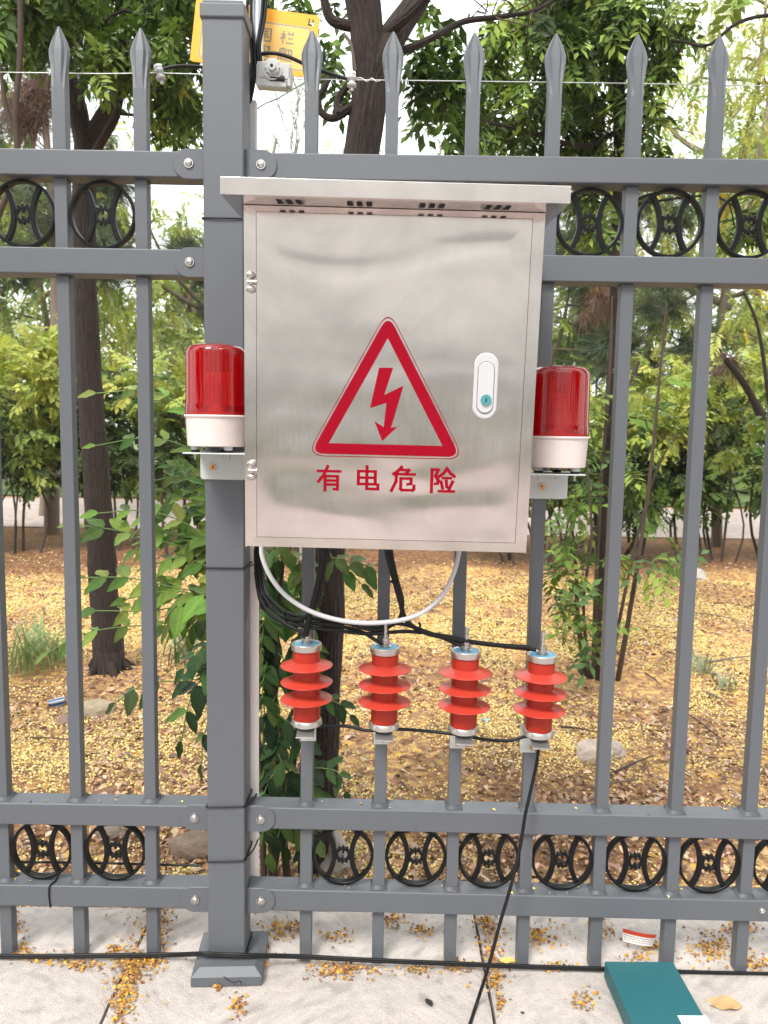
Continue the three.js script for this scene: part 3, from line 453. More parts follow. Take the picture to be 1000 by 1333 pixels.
  part('pipe', mv(cyl(0.0094, 0.0094, 0.82, 20), 0, 0.665, 0), M.pvc, cp);
  const cg = []; for (let i = 0; i < 24; i++) cg.push([0.0098 + (i % 2 ? -0.0009 : 0.0009), 0.115 + i * 0.006]); part('corrugated_sleeve', lathe(cg, 20), M.pvc, cp);
}

// ---------------------------------------------------------------- top of the fence: electric wire, insulators, yellow sign
{
  const zw = -0.035;
  const wire = (pts, label) => single('fence_wire', cable(pts, 0.0009, 60, 5), M.zinc, label, 'wire', 'electric fence wires');
  wire(L([[-30, 94, zw], [60, 95, zw], [130, 96, zw], [207, 95, zw]]), 'thin steel wire past the spear tips on the boxless panel');
  wire(L([[207, 95, zw], [262, 97, zw], [345, 102, zw], [455, 104, zw]]), 'thin steel wire between the reel insulator and the white insulator');
  wire(L([[460, 104, zw], [620, 106, zw], [830, 109, zw], [1040, 113, zw]]), 'thin steel wire past the spear tips above the box');
  wire(L([[462, 103, zw + 0.001], [470, 101.5, zw], [478, 106, zw + 0.002], [484, 102, zw], [490, 106, zw + 0.002], [497, 104.5, zw]]), 'twisted steel wire tail beside the white insulator');
  const ins = (px, py, r, tilt, label) => { const t = thing('wire_insulator', label, 'insulator', P(px, py, zw), 'insulators on the electric wire'); t.rotation.z = tilt; part('body', lathe([[0.001, -0.011], [r, -0.011], [r, -0.006], [r * 0.62, -0.004], [r * 0.62, 0], [r, 0.001], [r, 0.005], [r * 0.7, 0.006], [r * 0.9, 0.008], [r * 0.9, 0.012], [0.001, 0.012]], 20), M.white, t); part('clamp', mv(cyl(0.003, 0.003, 0.008, 8), 0, -0.014, 0), M.zinc, t); };
  ins(208, 95, 0.0075, 0.25, 'small striped reel insulator between the post and a spear tip'); ins(458, 104, 0.0075, 0, 'small white insulator on the wire in front of the dark trunk');
  single('lead_cable', cable(L([[213, 90, zw], [225, 87, zw], [245, 86, -0.04], [270, 88, -0.045]]), 0.0028, 24, 7), M.black, 'short black lead from the reel insulator to the post', 'cable');
  single('lead_cable', cable(L([[325, 108, -0.045], [326, 88, -0.045], [334, 74, -0.04], [352, 69, -0.03], [375, 74, -0.03], [402, 86, -0.033], [430, 96, -0.034], [452, 103, zw]]), 0.0031, 50, 7), M.black, 'black lead arching from the post to the white insulator', 'cable');
  const pole = thing('fence_pole', 'pale grey pole behind the post that carries the electric wire', 'pole', [0, 0, -0.052]);
  part('pole_tube', mv(cyl(0.0105, 0.0105, 0.5, 20), P(335, 40, -0.052).x, P(335, 105, -0.052).y + 0.25, 0), std(lin(0.62, 0.66, 0.72), 0.35, 0.4), pole);
  const q = P(328, 165, -0.052); part('pole_foot', mv(rb(0.017, 0.12, 0.017, 0.0015), q.x, q.y - 0.02, 0), M.white, pole);
  part('foot_clip', mv(rb(0.004, 0.045, 0.02, 0.001), q.x - 0.006, q.y + 0.02, 0.004), M.zinc, pole);
  const tn2 = P(358, 102, -0.04), ten = thing('wire_tensioner', 'grey plastic wire tensioner with ribbed knob beside the post top', 'tensioner', tn2);
  ten.rotation.set(0.12, 0, -0.05);
  part('bracket', [mv(rb(0.056, 0.024, 0.004, 0.0015), 0.0, 0.008, 0.012), mv(rb(0.05, 0.014, 0.026, 0.003), -0.003, -0.010, 0), mv(rb(0.006, 0.03, 0.028, 0.002), 0.0255, 0.0, 0), mv(rb(0.006, 0.034, 0.028, 0.002), -0.026, 0.0, 0)], M.greyPlastic, ten);
  part('reel', mv(cyl(0.0055, 0.0055, 0.024, 14).rotateZ(Math.PI / 2), 0.006, -0.0035, 0.0105), M.rubber, ten);
  const kn = new THREE.Shape(); for (let i = 0; i < 40; i++) { const a = (i / 40) * 6.2832, r = i % 4 < 2 ? 0.0122 : 0.0108; (i ? kn.lineTo(r * Math.cos(a), r * Math.sin(a)) : kn.moveTo(r, 0)); } kn.closePath();
  part('knob', [mv(ext(kn, 0.006, 0.0006), -0.002, 0.011, 0.014), mv(cyl(0.0065, 0.0070, 0.008, 20).rotateX(Math.PI / 2), -0.002, 0.011, 0.023), mv(cyl(0.0165, 0.017, 0.0025, 30).rotateX(Math.PI / 2), -0.002, 0.0095, 0.0145)], M.greyPlastic, ten);
  part('knob_socket', mv(cyl(0.0026, 0.0026, 0.001, 6).rotateX(Math.PI / 2), -0.002, 0.011, 0.0272), M.dark, ten);
  [[322, 327, 333], [327, 331, 334], [345, 338, 330], [341, 335, 327]].forEach(([a, b, c], i) => single('riser_cable', cable(L([[a + 2, -30, -0.034], [a, 20, -0.034], [b, 60, -0.033], [b + 1, 85, -0.033], [c - 4, 112, -0.036], [325, 135, -0.045]]), 0.0028, 40, 7), M.black, ['black cable nearest the post in the bundle at its top', 'black cable second from the post in the bundle at its top', 'black cable of the top bundle nearest the yellow sign', 'black cable of the top bundle next to the pole'][i], 'cable', 'black cables rising beside the post top'));
  // yellow sign
  const sc = P(332, 51, -0.085), sg = thing('warning_sign', 'yellow plastic sign with grey Chinese lettering hung behind the post top', 'sign', sc); sg.rotation.z = -0.118 + 0.0;
  const W = 0.212, H = 0.102, s = new THREE.Shape(), r = 0.006; s.moveTo(-W / 2 + r, -H / 2); s.lineTo(W / 2 - r, -H / 2); s.quadraticCurveTo(W / 2, -H / 2, W / 2, -H / 2 + r); s.lineTo(W / 2, H / 2 - r); s.quadraticCurveTo(W / 2, H / 2, W / 2 - r, H / 2); s.lineTo(-W / 2 + r, H / 2); s.quadraticCurveTo(-W / 2, H / 2, -W / 2, H / 2 - r); s.lineTo(-W / 2, -H / 2 + r); s.quadraticCurveTo(-W / 2, -H / 2, -W / 2 + r, -H / 2);
  for (const x of [-1, 1]) { const h = new THREE.Path(), cx = x * (W / 2 - 0.014), cy = H / 2 - 0.013; [[-5, -5], [5, -5], [5, 6], [2, 6], [2, 0], [-2, 0], [-2, 6], [-5, 6]].forEach(([a, b], i) => (i ? h.lineTo(cx + a / 1000, cy + b / 1000) : h.moveTo(cx + a / 1000, cy + b / 1000))); h.closePath(); s.holes.push(h); }
  const tex = canvasTex(1024, 494, (c, w, h) => {
    c.fillStyle = '#f0a51c'; c.fillRect(0, 0, w, h);
    for (let i = 0; i < 400; i++) { c.fillStyle = `rgba(255,${190 + rnd() * 40 | 0},90,${rnd() * 0.1})`; c.fillRect(rnd() * w, rnd() * h, rr(10, 120), rr(2, 14)); }
    c.fillStyle = '#ecba62'; c.fillRect(70, 110, w - 140, h - 160); c.strokeStyle = '#9b9484'; c.lineWidth = 13; c.strokeRect(70, 110, w - 140, h - 160); c.lineCap = 'butt'; c.strokeStyle = '#857f72';
    const row = (ks, y, size) => ks.forEach((k, i) => { c.lineWidth = 12; const x0 = 160 + i * 186; for (const st of strokes(k)) { c.beginPath(); st.forEach(([x, yy], n) => { const X = x0 + x * size / 10 * 1.12, Y = y + size - yy * size / 10; n ? c.lineTo(X, Y) : c.moveTo(X, Y); }); c.stroke(); } });
    row(['dian', 'zi', 'wei2', 'lan'], 150, 108); row(['jin', 'zhi', 'pan', 'pa'], 282, 108);
    c.fillStyle = '#857f72'; c.font = 'bold 46px sans-serif'; c.fillText('0 - 6 0 0 0 1 - 0', 390, 428);
  });
  const g = ext(s, 0.002, 0.0003); { const p = g.attributes.position, u = []; for (let i = 0; i < p.count; i++) u.push(p.getX(i) / W + 0.5, p.getY(i) / H + 0.5); g.setAttribute('uv', new THREE.Float32BufferAttribute(u, 2)); }
  part('plate', g, std(0xffffff, 0.45, 0, { map: tex }), sg);
}

// ---------------------------------------------------------------- on the coping: green carton, torn label, leaves
{
  const a = G(788, 1252, 0.034), b = G(877, 1253, 0.034), w = b.x - a.x, len = 0.205, t = thing('carton', 'dark teal cardboard carton lying flat on the coping with a white label', 'box', [(a.x + b.x) / 2, 0.002, a.z + len / 2]);
  t.rotation.y = 0.012;
  const teal = std(lin(0.012, 0.105, 0.125), 0.5, 0, { bumpMap: paintBump, bumpScale: 0.00008, map: paintTex });
  part('tray', mv(rb(w - 0.003, 0.030, len - 0.003, 0.0012), 0, 0.015, 0), teal, t);
  part('lid', [mv(rb(w, 0.0028, len, 0.0012), 0, 0.0322, 0), mv(rb(0.0014, 0.0285, len, 0.0006), -w / 2 + 0.0007, 0.0185, 0), mv(rb(0.0014, 0.0285, len, 0.0006), w / 2 - 0.0007, 0.0185, 0), mv(rb(w, 0.0285, 0.0014, 0.0006), 0, 0.0185, -len / 2 + 0.0007)], teal, t);
  const lt = canvasTex(256, 160, (c, W, H) => { c.fillStyle = '#e8edf2'; c.fillRect(0, 0, W, H); c.fillStyle = '#5c6470'; for (let y = 0; y < 4; y++) for (let x = 14; x < 236;) { const l = rr(6, 26); c.fillRect(x, 14 + y * 13, l, 5); x += l + 5; } for (let x = 14; x < 240;) { const l = rr(2, 7); c.fillRect(x, 72, l, 70); x += l + rr(2, 6); } });
  const lg = new THREE.BoxGeometry(0.046, 0.0004, 0.034); const q = G(902, 1328, 0.036), lp = part('label', lg, std(0xffffff, 0.5, 0, { map: lt }), t, 'white label with a bar code on the teal lid'); lp.position.set(q.x - t.position.x + 0.002, 0.0339, q.z - t.position.z + 0.008);
  const st = canvasTex(256, 64, (c) => { c.fillStyle = '#e9e4e0'; c.fillRect(0, 0, 256, 64); c.fillStyle = '#d9482c'; c.fillRect(0, 0, 256, 20); c.fillStyle = '#9a9a9e'; for (let y = 0; y < 3; y++) for (let x = 8; x < 244;) { const l = rr(5, 20); c.fillRect(x, 28 + y * 11, l, 4); x += l + 4; } });
  const k = G(834, 1247, 0.002), curl = new THREE.CylinderGeometry(0.052, 0.046, 0.022, 30, 2, true, -0.62, 1.3); const cl = single('torn_label', curl, std(0xffffff, 0.5, 0, { map: st, side: THREE.DoubleSide }), 'torn curled white and red paper label behind the teal carton', 'label'); cl.position.set(k.x, 0.016, k.z - 0.055); cl.rotation.set(-0.35, 0.0, -0.16);
}

// ================================================================ PLANTS
// one leaf, folded along its midrib and bent; length 1 along +y, face +z
function leafGeo(nw, nl, width, fold, bend, wave = 0) {
  const pos = [], uv = [], idx = [];
  for (let i = 0; i <= nl; i++) { const t = i / nl, w = width * Math.pow(Math.sin(Math.PI * Math.pow(t, 0.78)), 0.85) * (1 + (wave && i % 2 ? wave : 0)) + 0.004; for (let j = -nw; j <= nw; j++) { const x = (j / nw) * w * 0.5; pos.push(x, t, Math.abs(x) * fold - bend * t * t + (wave ? 0.03 * Math.sin(t * 14 + j) * Math.abs(j / nw) : 0)); uv.push(0.5 + x / width, t); } }
  const m = nw * 2 + 1; for (let i = 0; i < nl; i++) for (let j = 0; j < m - 1; j++) { const a = i * m + j; idx.push(a, a + 1, a + m, a + 1, a + m + 1, a + m); }
  const g = new THREE.BufferGeometry(); g.setAttribute('position', new THREE.Float32BufferAttribute(pos, 3)); g.setAttribute('uv', new THREE.Float32BufferAttribute(uv, 2)); g.setIndex(idx); g.computeVertexNormals(); return g;
}
const BIGLEAF = [leafGeo(2, 8, 0.44, 0.25, 0.12, 0.06), leafGeo(2, 8, 0.50, 0.15, 0.22, 0.05), leafGeo(2, 8, 0.42, 0.35, 0.05, 0.06)];
// compound leaf (leaflets along a stalk), length 1 along +y
function sprayGeo(pairs, ll, lw, droop, simple = true) {
  const out = []; const one = simple ? leafGeo(1, 2, lw, 0.3, 0.12) : leafGeo(1, 4, lw, 0.3, 0.15);
  for (let i = 0; i <= pairs; i++) { const t = 0.18 + 0.72 * i / pairs, y = t, z = -droop * t * t; for (const s of i === pairs ? [0] : [-1, 1]) { const g = one.clone().scale(ll * rr(0.85, 1.1), ll * rr(0.85, 1.15), ll).rotateX(rr(-0.35, 0.15) - droop * t).rotateZ(-s * rr(0.8, 1.2)); out.push(g.translate(0, y, z)); } }
  out.push(new THREE.CylinderGeometry(0.004, 0.006, 1, 3, 1, true).translate(0, 0.5, -droop * 0.25).toNonIndexed());
  return merge(out);
}
const SPRAY = { ash: sprayGeo(4, 0.42, 0.44, 0.35), fine: sprayGeo(7, 0.26, 0.42, 0.3), loose: sprayGeo(3, 0.5, 0.4, 0.5), bush: sprayGeo(4, 0.40, 0.55, 0.1) };
const tone = (c, v = 0.3) => { const k = 1 + rr(-v, v); return [c[0] * k * rr(0.85, 1.15), c[1] * k, c[2] * k * rr(0.8, 1.2)]; };
const up = V(0, 1, 0), qq = new THREE.Quaternion(), m4 = new THREE.Matrix4();
function orient(dir, nrm) { const y = dir.clone().normalize(), z = nrm.clone().addScaledVector(y, -nrm.dot(y)).normalize(), x = y.clone().cross(z); return m4.makeBasis(x, y, z); }
const veinTex = dataTex(128, 256, (u, v) => { const x = Math.abs(u - 0.5), mid = Math.exp(-((x / 0.018) ** 2)), k = (v * 9 - x * 5) % 1, q = Math.min(Math.abs(k), Math.abs(1 - Math.abs(k))), side = Math.exp(-((q / 0.09) ** 2)) * (x < 0.48 ? 1 : 0); const n = 0.80 + 0.2 * Math.min(1, mid + 0.6 * side) + 0.05 * ns(u * 14, v * 20); return [n, n, n * 0.97]; }, true);
const leafMats = {};
function toneMat(c, map = null) { const k = c.map((v) => v.toFixed(3)).join() + !!map; return (leafMats[k] ??= new THREE.MeshPhysicalMaterial({ color: lin(...c), map, roughness: 0.68, specularIntensity: 0.4, transmission: 0.38, thickness: 0, side: THREE.DoubleSide })); }
// leaves in clumps: [centre, radius, count]; the nearest `solo` ones become parts of their own
function foliage(parent, clumps, geo, size, colors, solo = 0, hang = 0.5, flat = 1, name = 'crown') {
  const list = [];
  for (const [c, r, n, ci] of clumps) for (let i = 0; i < n; i++) {
    const d = V(rr(-1, 1), rr(-1, 1), rr(-1, 1)); if (d.length() > 1) d.normalize().multiplyScalar(rnd());
    const p = c.clone().add(V(d.x * r, d.y * r * flat, d.z * r));
    const dir = d.clone().multiplyScalar(1.2).add(V(rr(-0.8, 0.8), rr(-0.5, 0.5) - hang, rr(-0.8, 0.8))).normalize(), nrm = V(rr(-0.6, 0.6), 0.9, rr(-0.4, 0.8));
    const cs = Array.isArray(colors[0]) ? colors[ci ?? Math.floor(rnd() * colors.length)] : colors, s = size * rr(0.7, 1.25), m = orient(dir, nrm).clone();
    m.scale(V(s, s, s)); m.setPosition(p.addScaledVector(dir, -s * 0.5)); list.push({ m, c: tone(cs), d: p.distanceTo(camera.position) });
  }
  if (solo) list.sort((a, b) => a.d - b.d);
  const rest = list.slice(solo);
  if (solo) { const variants = [0.7, 0.9, 1.1, 1.35]; list.slice(0, solo).forEach(({ m, c }, i) => { const base = Array.isArray(colors[0]) ? colors[i % colors.length] : colors, q = part('leaf', geo, toneMat(base.map((v) => v * variants[i % 4])), parent); q.applyMatrix4(m); }); }
  const im = new THREE.InstancedMesh(geo, M.leaf, rest.length); im.name = name; im.castShadow = im.receiveShadow = true;
  rest.forEach(({ m, c }, i) => { im.setMatrixAt(i, m); im.setColorAt(i, lin(...c)); }); parent.add(im); stuff(im);
  return im;
}
function twigs(limbs, clumps, r = 0.007, bend = 0.2) {
  const pts = []; for (const [ps] of limbs) { const c = new THREE.CatmullRomCurve3(ps); for (let i = 1; i <= 16; i++) pts.push(c.getPoint(i / 16)); }
  return clumps.map(([c, R]) => { let best = pts[0], bd = 1e9; for (const p of pts) { const d = p.distanceTo(c) + (p.y > c.y ? 0.25 * (p.y - c.y) : 0); if (d < bd) { bd = d; best = p; } } const mid = best.clone().lerp(c, 0.5).add(V(rr(-1, 1) * bend * bd, rr(0, 1) * bend * bd, rr(-1, 1) * bend * bd)); return limb([best, mid, c, c.clone().add(V(rr(-R, R), rr(-R, R) * 0.6, rr(-R, R)))], r, r * 0.3, 8, 5, 0.1); });
}
function tree(name, label, category, foot, limbs, clumps, geo, size, colors, o = {}) {
  const t = thing(name, label, category, [0, 0, 0], o.group);
  part('trunk', [...limbs.map(([p, a, b]) => limb(p, a, b, Math.max(10, p.length * 5), o.k ?? 9)), ...(o.noTwigs ? [] : twigs(limbs, clumps, o.twig ?? 0.007))], o.bark ?? M.bark, t);
  foliage(t, clumps, geo, size, colors, o.solo ?? 0, o.hang ?? 0.5, o.flat ?? 1);
  return t;
}
const K = (list, z, r, n, dz = 0.3) => list.map(([x, y, q = 1, ci]) => [P(x, y, z + rr(-dz, dz)), r * q, Math.round(n * q * q), ci]);
const GREEN = { dark: [0.042, 0.078, 0.012], mid: [0.115, 0.195, 0.026], light: [0.24, 0.32, 0.055], lime: [0.42, 0.47, 0.095], pale: [0.43, 0.48, 0.21], yellow: [0.52, 0.47, 0.06], blue: [0.09, 0.16, 0.05] };
const onSoil = (px, py) => { let p = G(px, py, -0.055); for (let i = 0; i < 3; i++) p = G(px, py, Math.abs(p.x) < 8 && p.z > -6 ? soilY(p.x, p.z) : -0.06); return p; };

// near tree on the left
{
  const z = -1.95, f = onSoil(141, 872), limbs = [
    [[f.clone().setY(f.y - 0.3), f.clone().setY(f.y + 0.05), P(137, 800, z), P(127, 640, z), P(113, 450, z), P(108, 300, z), P(111, 190, z)], 0.066, 0.046],
    [[P(111, 195, z), P(100, 140, z), P(82, 80, z), P(72, 10, z), P(66, -90, z)], 0.044, 0.032],
    [[P(112, 190, z), P(135, 150, z), P(172, 100, z - 0.1), P(215, 55, z - 0.15), P(262, 20, z - 0.2), P(300, -40, z - 0.2)], 0.034, 0.022],
    [[P(112, 230, z), P(130, 190, z + 0.1), P(152, 150, z + 0.15), P(160, 110, z + 0.2)], 0.022, 0.012],
    [[P(104, 150, z), P(112, 100, z + 0.2), P(130, 50, z + 0.3), P(136, -20, z + 0.3)], 0.012, 0.007]];
  limbs.push([[f.clone().add(V(0.0, -0.3, 0.0)), f.clone().add(V(0.0, 0.02, 0.0)), f.clone().add(V(-0.006, 0.2, -0.01)), f.clone().add(V(-0.02, 0.4, -0.01))], 0.068, 0.045]);
  const cl = K([[20, 20], [60, 30, 0.9], [30, 70, 0.5], [110, 20, 1.1], [150, 50], [185, 20, 1.1], [225, 35], [250, 10], [200, 85], [235, 75], [160, 95, 0.8], [215, 125, 0.9], [245, 130, 0.9], [200, 160, 0.6], [235, 165, 0.7], [130, 90, 0.6], [125, 30], [80, -20, 1.2], [170, -20, 1.3], [230, -30, 1.2], [60, 60, 0.5]], -1.8, 0.13, 40, 0.35);
  for (let i = 0; i < 6; i++) { const a = i * 1.05 + rr(-0.3, 0.3), d = V(Math.cos(a), 0, Math.sin(a)), L1 = rr(0.09, 0.16); limbs.push([[f.clone().addScaledVector(d, 0.02).setY(f.y + rr(0.05, 0.13)), f.clone().addScaledVector(d, 0.06).setY(f.y + 0.03), f.clone().addScaledVector(d, L1).setY(f.y - 0.03)], 0.022, 0.010]); }
  const t = tree('broadleaf_tree', 'dark trunked leafy tree standing behind the boxless panel', 'tree', f, limbs, cl, SPRAY.ash, 0.112, [GREEN.dark, GREEN.mid, GREEN.dark, GREEN.mid, GREEN.light], { solo: 220, hang: 0.6 });
  const fl = K([[165, 55, 0.6], [200, 95, 0.5], [217, 75, 0.6], [145, 62, 0.4], [245, 110, 0.5]], -1.6, 0.06, 26, 0.1); foliage(t, fl, SPRAY.fine, 0.05, [GREEN.yellow], 0, 0.6, 1, 'blossom');
}
// stems far left edge
{
  const z = -1.4, limbs = [[[P(18, 215, z), P(10, 150, z), P(24, 165, z), P(38, 150, z), P(28, 90, z), P(26, 0, z), P(28, -60, z)], 0.008, 0.006]];
  limbs[0][0] = [P(-90, 1000, z), P(-70, 620, z), P(-20, 330, z), P(22, 215, z), P(20, 150, z), P(27, 70, z), P(26, -40, z)];
  limbs[0][1] = 0.014; limbs[0][2] = 0.009;
  limbs.push([[P(22, 180, z), P(8, 140, z), P(2, 100, z), P(-12, 30, z)], 0.009, 0.005]);
  tree('sapling', 'thin dark sapling at the edge behind the boxless panel', 'tree', null, limbs, K([[10, 15, 0.9], [40, 10, 0.8], [5, 60, 0.5]], z, 0.1, 16, 0.15), SPRAY.ash, 0.13, [GREEN.dark, GREEN.mid], { bark: M.twig, solo: 20, k: 6 });
}
// the trunk behind the box
{
  const z = -0.36, limbs = [
    [[V(P(410, 1120, z).x, -0.15, z), P(414, 1040, z), P(420, 900, z), P(427, 720, z), P(440, 480, z), P(462, 260, z), P(474, 185, z), P(482, 110, z), P(478, 50, z), P(470, -20, z), P(462, -90, z)], 0.043, 0.036],
    [[P(483, 115, z), P(500, 70, z), P(520, 35, z - 0.03), P(548, -10, z - 0.05), P(560, -60, z - 0.05)], 0.030, 0.024],
    [[P(500, 75, z - 0.02), P(530, 64, z - 0.03), P(565, 48, z - 0.05), P(604, 28, z - 0.08), P(650, 22, z - 0.1), P(700, 12, z - 0.12), P(745, -20, z - 0.15)], 0.0085, 0.003],
    [[P(497, 48, z), P(530, 22, z + 0.03), P(560, -10, z + 0.05)], 0.013, 0.010],
    [[P(476, 125, z), P(452, 143, z + 0.01), P(432, 154, z + 0.02), P(418, 146, z + 0.02), P(415, 128, z + 0.02), P(424, 112, z + 0.02), P(428, 98, z)], 0.010, 0.0045],
    [[P(440, 150, z + 0.02), P(440, 130, z), P(462, 100, z)], 0.008, 0.007],
    [[P(470, 35, z), P(446, 32, z), P(432, 26, z), P(424, 8, z), P(420, -30, z)], 0.012, 0.008]];
  const t = tree('broadleaf_tree', 'leaning dark trunk rising behind the steel box with leafy limbs', 'tree', null, limbs, [...K([[455, 115, 0.5], [440, 125, 0.5], [455, 138, 0.4]], z - 0.05, 0.035, 7, 0.04), ...K([[545, 72], [572, 92], [592, 112], [560, 118], [602, 84, 0.8], [578, 60, 0.8], [600, 145], [545, 100, 0.8], [565, 140, 0.7], [612, 165], [590, 40, 0.6], [555, 20, 0.6], [620, 120, 0.8], [430, 70, 0.5], [440, 95, 0.5], [420, 55, 0.4], [395, 10, 0.7], [350, 5, 0.7], [430, 5, 0.5], [540, 160, 0.4], [470, 10, 0.5]], z - 0.3, 0.06, 15, 0.15)], SPRAY.loose, 0.078, [GREEN.mid, GREEN.dark, GREEN.dark], { solo: 120, noTwigs: true, k: 14 });
  const tw = []; for (let i = 0; i < 9; i++) { const a = P(rr(600, 720), rr(14, 34), z - 0.1); tw.push(limb([a, a.clone().add(V(rr(-0.03, 0.05), rr(-0.03, 0.05), rr(-0.03, 0.03))), a.clone().add(V(rr(-0.05, 0.09), rr(-0.06, 0.09), rr(-0.05, 0.05)))], 0.0022, 0.0008, 6, 4)); } part('twig', tw, M.twig, t);
  const sc = []; sc.push(limb([P(447, 45, z + 0.037), P(456, 62, z + 0.036), P(461, 85, z + 0.034)], 0.004, 0.003, 10, 6, 0.4)); void sc;
  part('bark_scar', [limb([P(449, 46, z + 0.036), P(456, 56, z + 0.037), P(460, 74, z + 0.037), P(463, 92, z + 0.035)], 0.0032, 0.0026, 12, 6, 0.5)], M.barkPale, t, 'pale strip of bare wood on the dark trunk');
}
// right trees
{
  const z = -1.9, f = onSoil(786, 888), limbs = [
    [[f.clone().setY(f.y - 0.1), P(787, 760, z), P(794, 600, z), P(803, 400, z), P(806, 260, z), P(806, 130, z), P(797, 20, z), P(790, -80, z)], 0.034, 0.024],
    [[P(806, 170, z), P(760, 190, z + 0.1), P(700, 175, z + 0.2), P(640, 160, z + 0.25)], 0.012, 0.006], [[P(805, 120, z), P(770, 80, z), P(745, 20, z), P(735, -60, z)], 0.012, 0.007],
    [[P(806, 200, z), P(850, 150, z), P(870, 80, z)], 0.010, 0.005], [[P(640, 160, z + 0.25), P(615, 140, z + 0.25), P(590, 110, z + 0.2)], 0.006, 0.003]];
  const cl = K([[650, 40, 0.8], [690, 30], [730, 20, 1.1], [770, 10, 1.1], [820, 20, 1.1], [860, 30], [700, 80, 0.9], [745, 65], [780, 60], [830, 70, 1.1], [865, 80, 0.8], [660, 110, 0.8], [700, 130], [740, 120], [775, 130], [840, 125, 0.8], [660, 165, 0.9], [700, 180, 0.9], [745, 180], [780, 185, 0.8], [845, 170, 0.6], [625, 180, 0.7], [630, 130, 0.6], [800, -10, 1.2], [720, -20, 1.2], [645, 80, 0.5], [612, 150, 0.5], [590, 130, 0.35], [850, 195, 0.5], [720, 205, 0.8], [775, 300, 0.7], [770, 260, 0.7], [960, 300, 0.6], [985, 280, 0.7], [620, 100, 0.4]], -1.85, 0.13, 40, 0.3);
  tree('broadleaf_tree', 'slim trunked tree with a dense dark crown above the box handle side', 'tree', f, limbs, cl, SPRAY.ash, 0.112, [GREEN.dark, GREEN.dark, GREEN.mid, GREEN.light], { solo: 240, hang: 0.5, bark: M.bark });
}
{
  const z = -2.6, limbs = [[[onSoil(1060, 840), P(1020, 620, z), P(975, 510, z), P(945, 468, z)], 0.03, 0.016], [[P(1010, 20, -1.5), P(960, 30, -1.5), P(920, 60, -1.5), P(885, 54, -1.55), P(850, 62, -1.6)], 0.008, 0.005], [[P(1010, 600, z), P(985, 420, z), P(968, 380, z)], 0.012, 0.007]];
  limbs[1][0].unshift(P(1060, 60, -1.8)); 
  tree('leaning_tree', 'leaning brown trunk entering from beyond the last pickets', 'tree', null, limbs, K([[905, 20, 0.4], [960, 10, 0.4], [880, 10, 0.3]], -1.5, 0.09, 10, 0.1).concat(K([[985, 560, 0.7], [960, 590, 0.7], [1000, 620, 0.8]], z, 0.12, 14, 0.2)), SPRAY.ash, 0.13, [GREEN.light, GREEN.mid], { solo: 12, noTwigs: true, bark: M.bark });
}
// many-stemmed shrub at the right
{
  const f = onSoil(785, 885), z = f.z, S = (l) => l.map(([x, y, dz = 0]) => P(x, y, z + dz));
  const limbs = [[S([[762, 888], [752, 800], [750, 740, 0.1], [742, 660, 0.1]]), 0.013, 0.005], [S([[772, 890], [775, 780], [782, 640], [794, 480, 0.05], [797, 385, 0.05]]), 0.010, 0.004], [S([[780, 889], [800, 780, -0.1], [806, 640, -0.1], [812, 520, -0.1], [832, 470, -0.1]]), 0.017, 0.008], [S([[803, 892], [826, 760, 0.1], [846, 620, 0.1], [858, 500, 0.1], [868, 392, 0.1]]), 0.012, 0.004], [S([[768, 889], [760, 780, 0.15], [770, 700, 0.15], [764, 600, 0.15]]), 0.008, 0.004], [S([[790, 889], [832, 690, -0.15], [860, 600, -0.2], [885, 560, -0.2]]), 0.009, 0.004]];
  const cl = S([[745, 745, 0.2], [728, 750, 0.2], [760, 760, 0.2], [745, 790, 0.25], [757, 815, 0.25], [735, 800, 0.3], [770, 830, 0.2], [735, 700, 0.2], [752, 700], [840, 735, 0.2], [810, 730, 0.15], [870, 735, 0.1], [770, 660], [740, 660], [790, 600], [760, 560], [800, 540], [850, 560], [830, 620], [775, 500], [865, 520], [730, 610], [745, 640, 0.1]]).map((c, i) => [c, i < 12 ? 0.10 : 0.13, i < 12 ? 6 : 7, i < 12 ? (i % 3 ? 1 : 0) : 1 + (i % 2)]);
  tree('tall_shrub', 'many stemmed dark shrub rising from the yellow litter between two pickets', 'shrub', f, limbs, cl, SPRAY.loose, 0.115, [GREEN.blue, GREEN.mid, GREEN.light], { solo: 180, twig: 0.003, bark: M.twig, hang: 0.15, k: 6 });
}
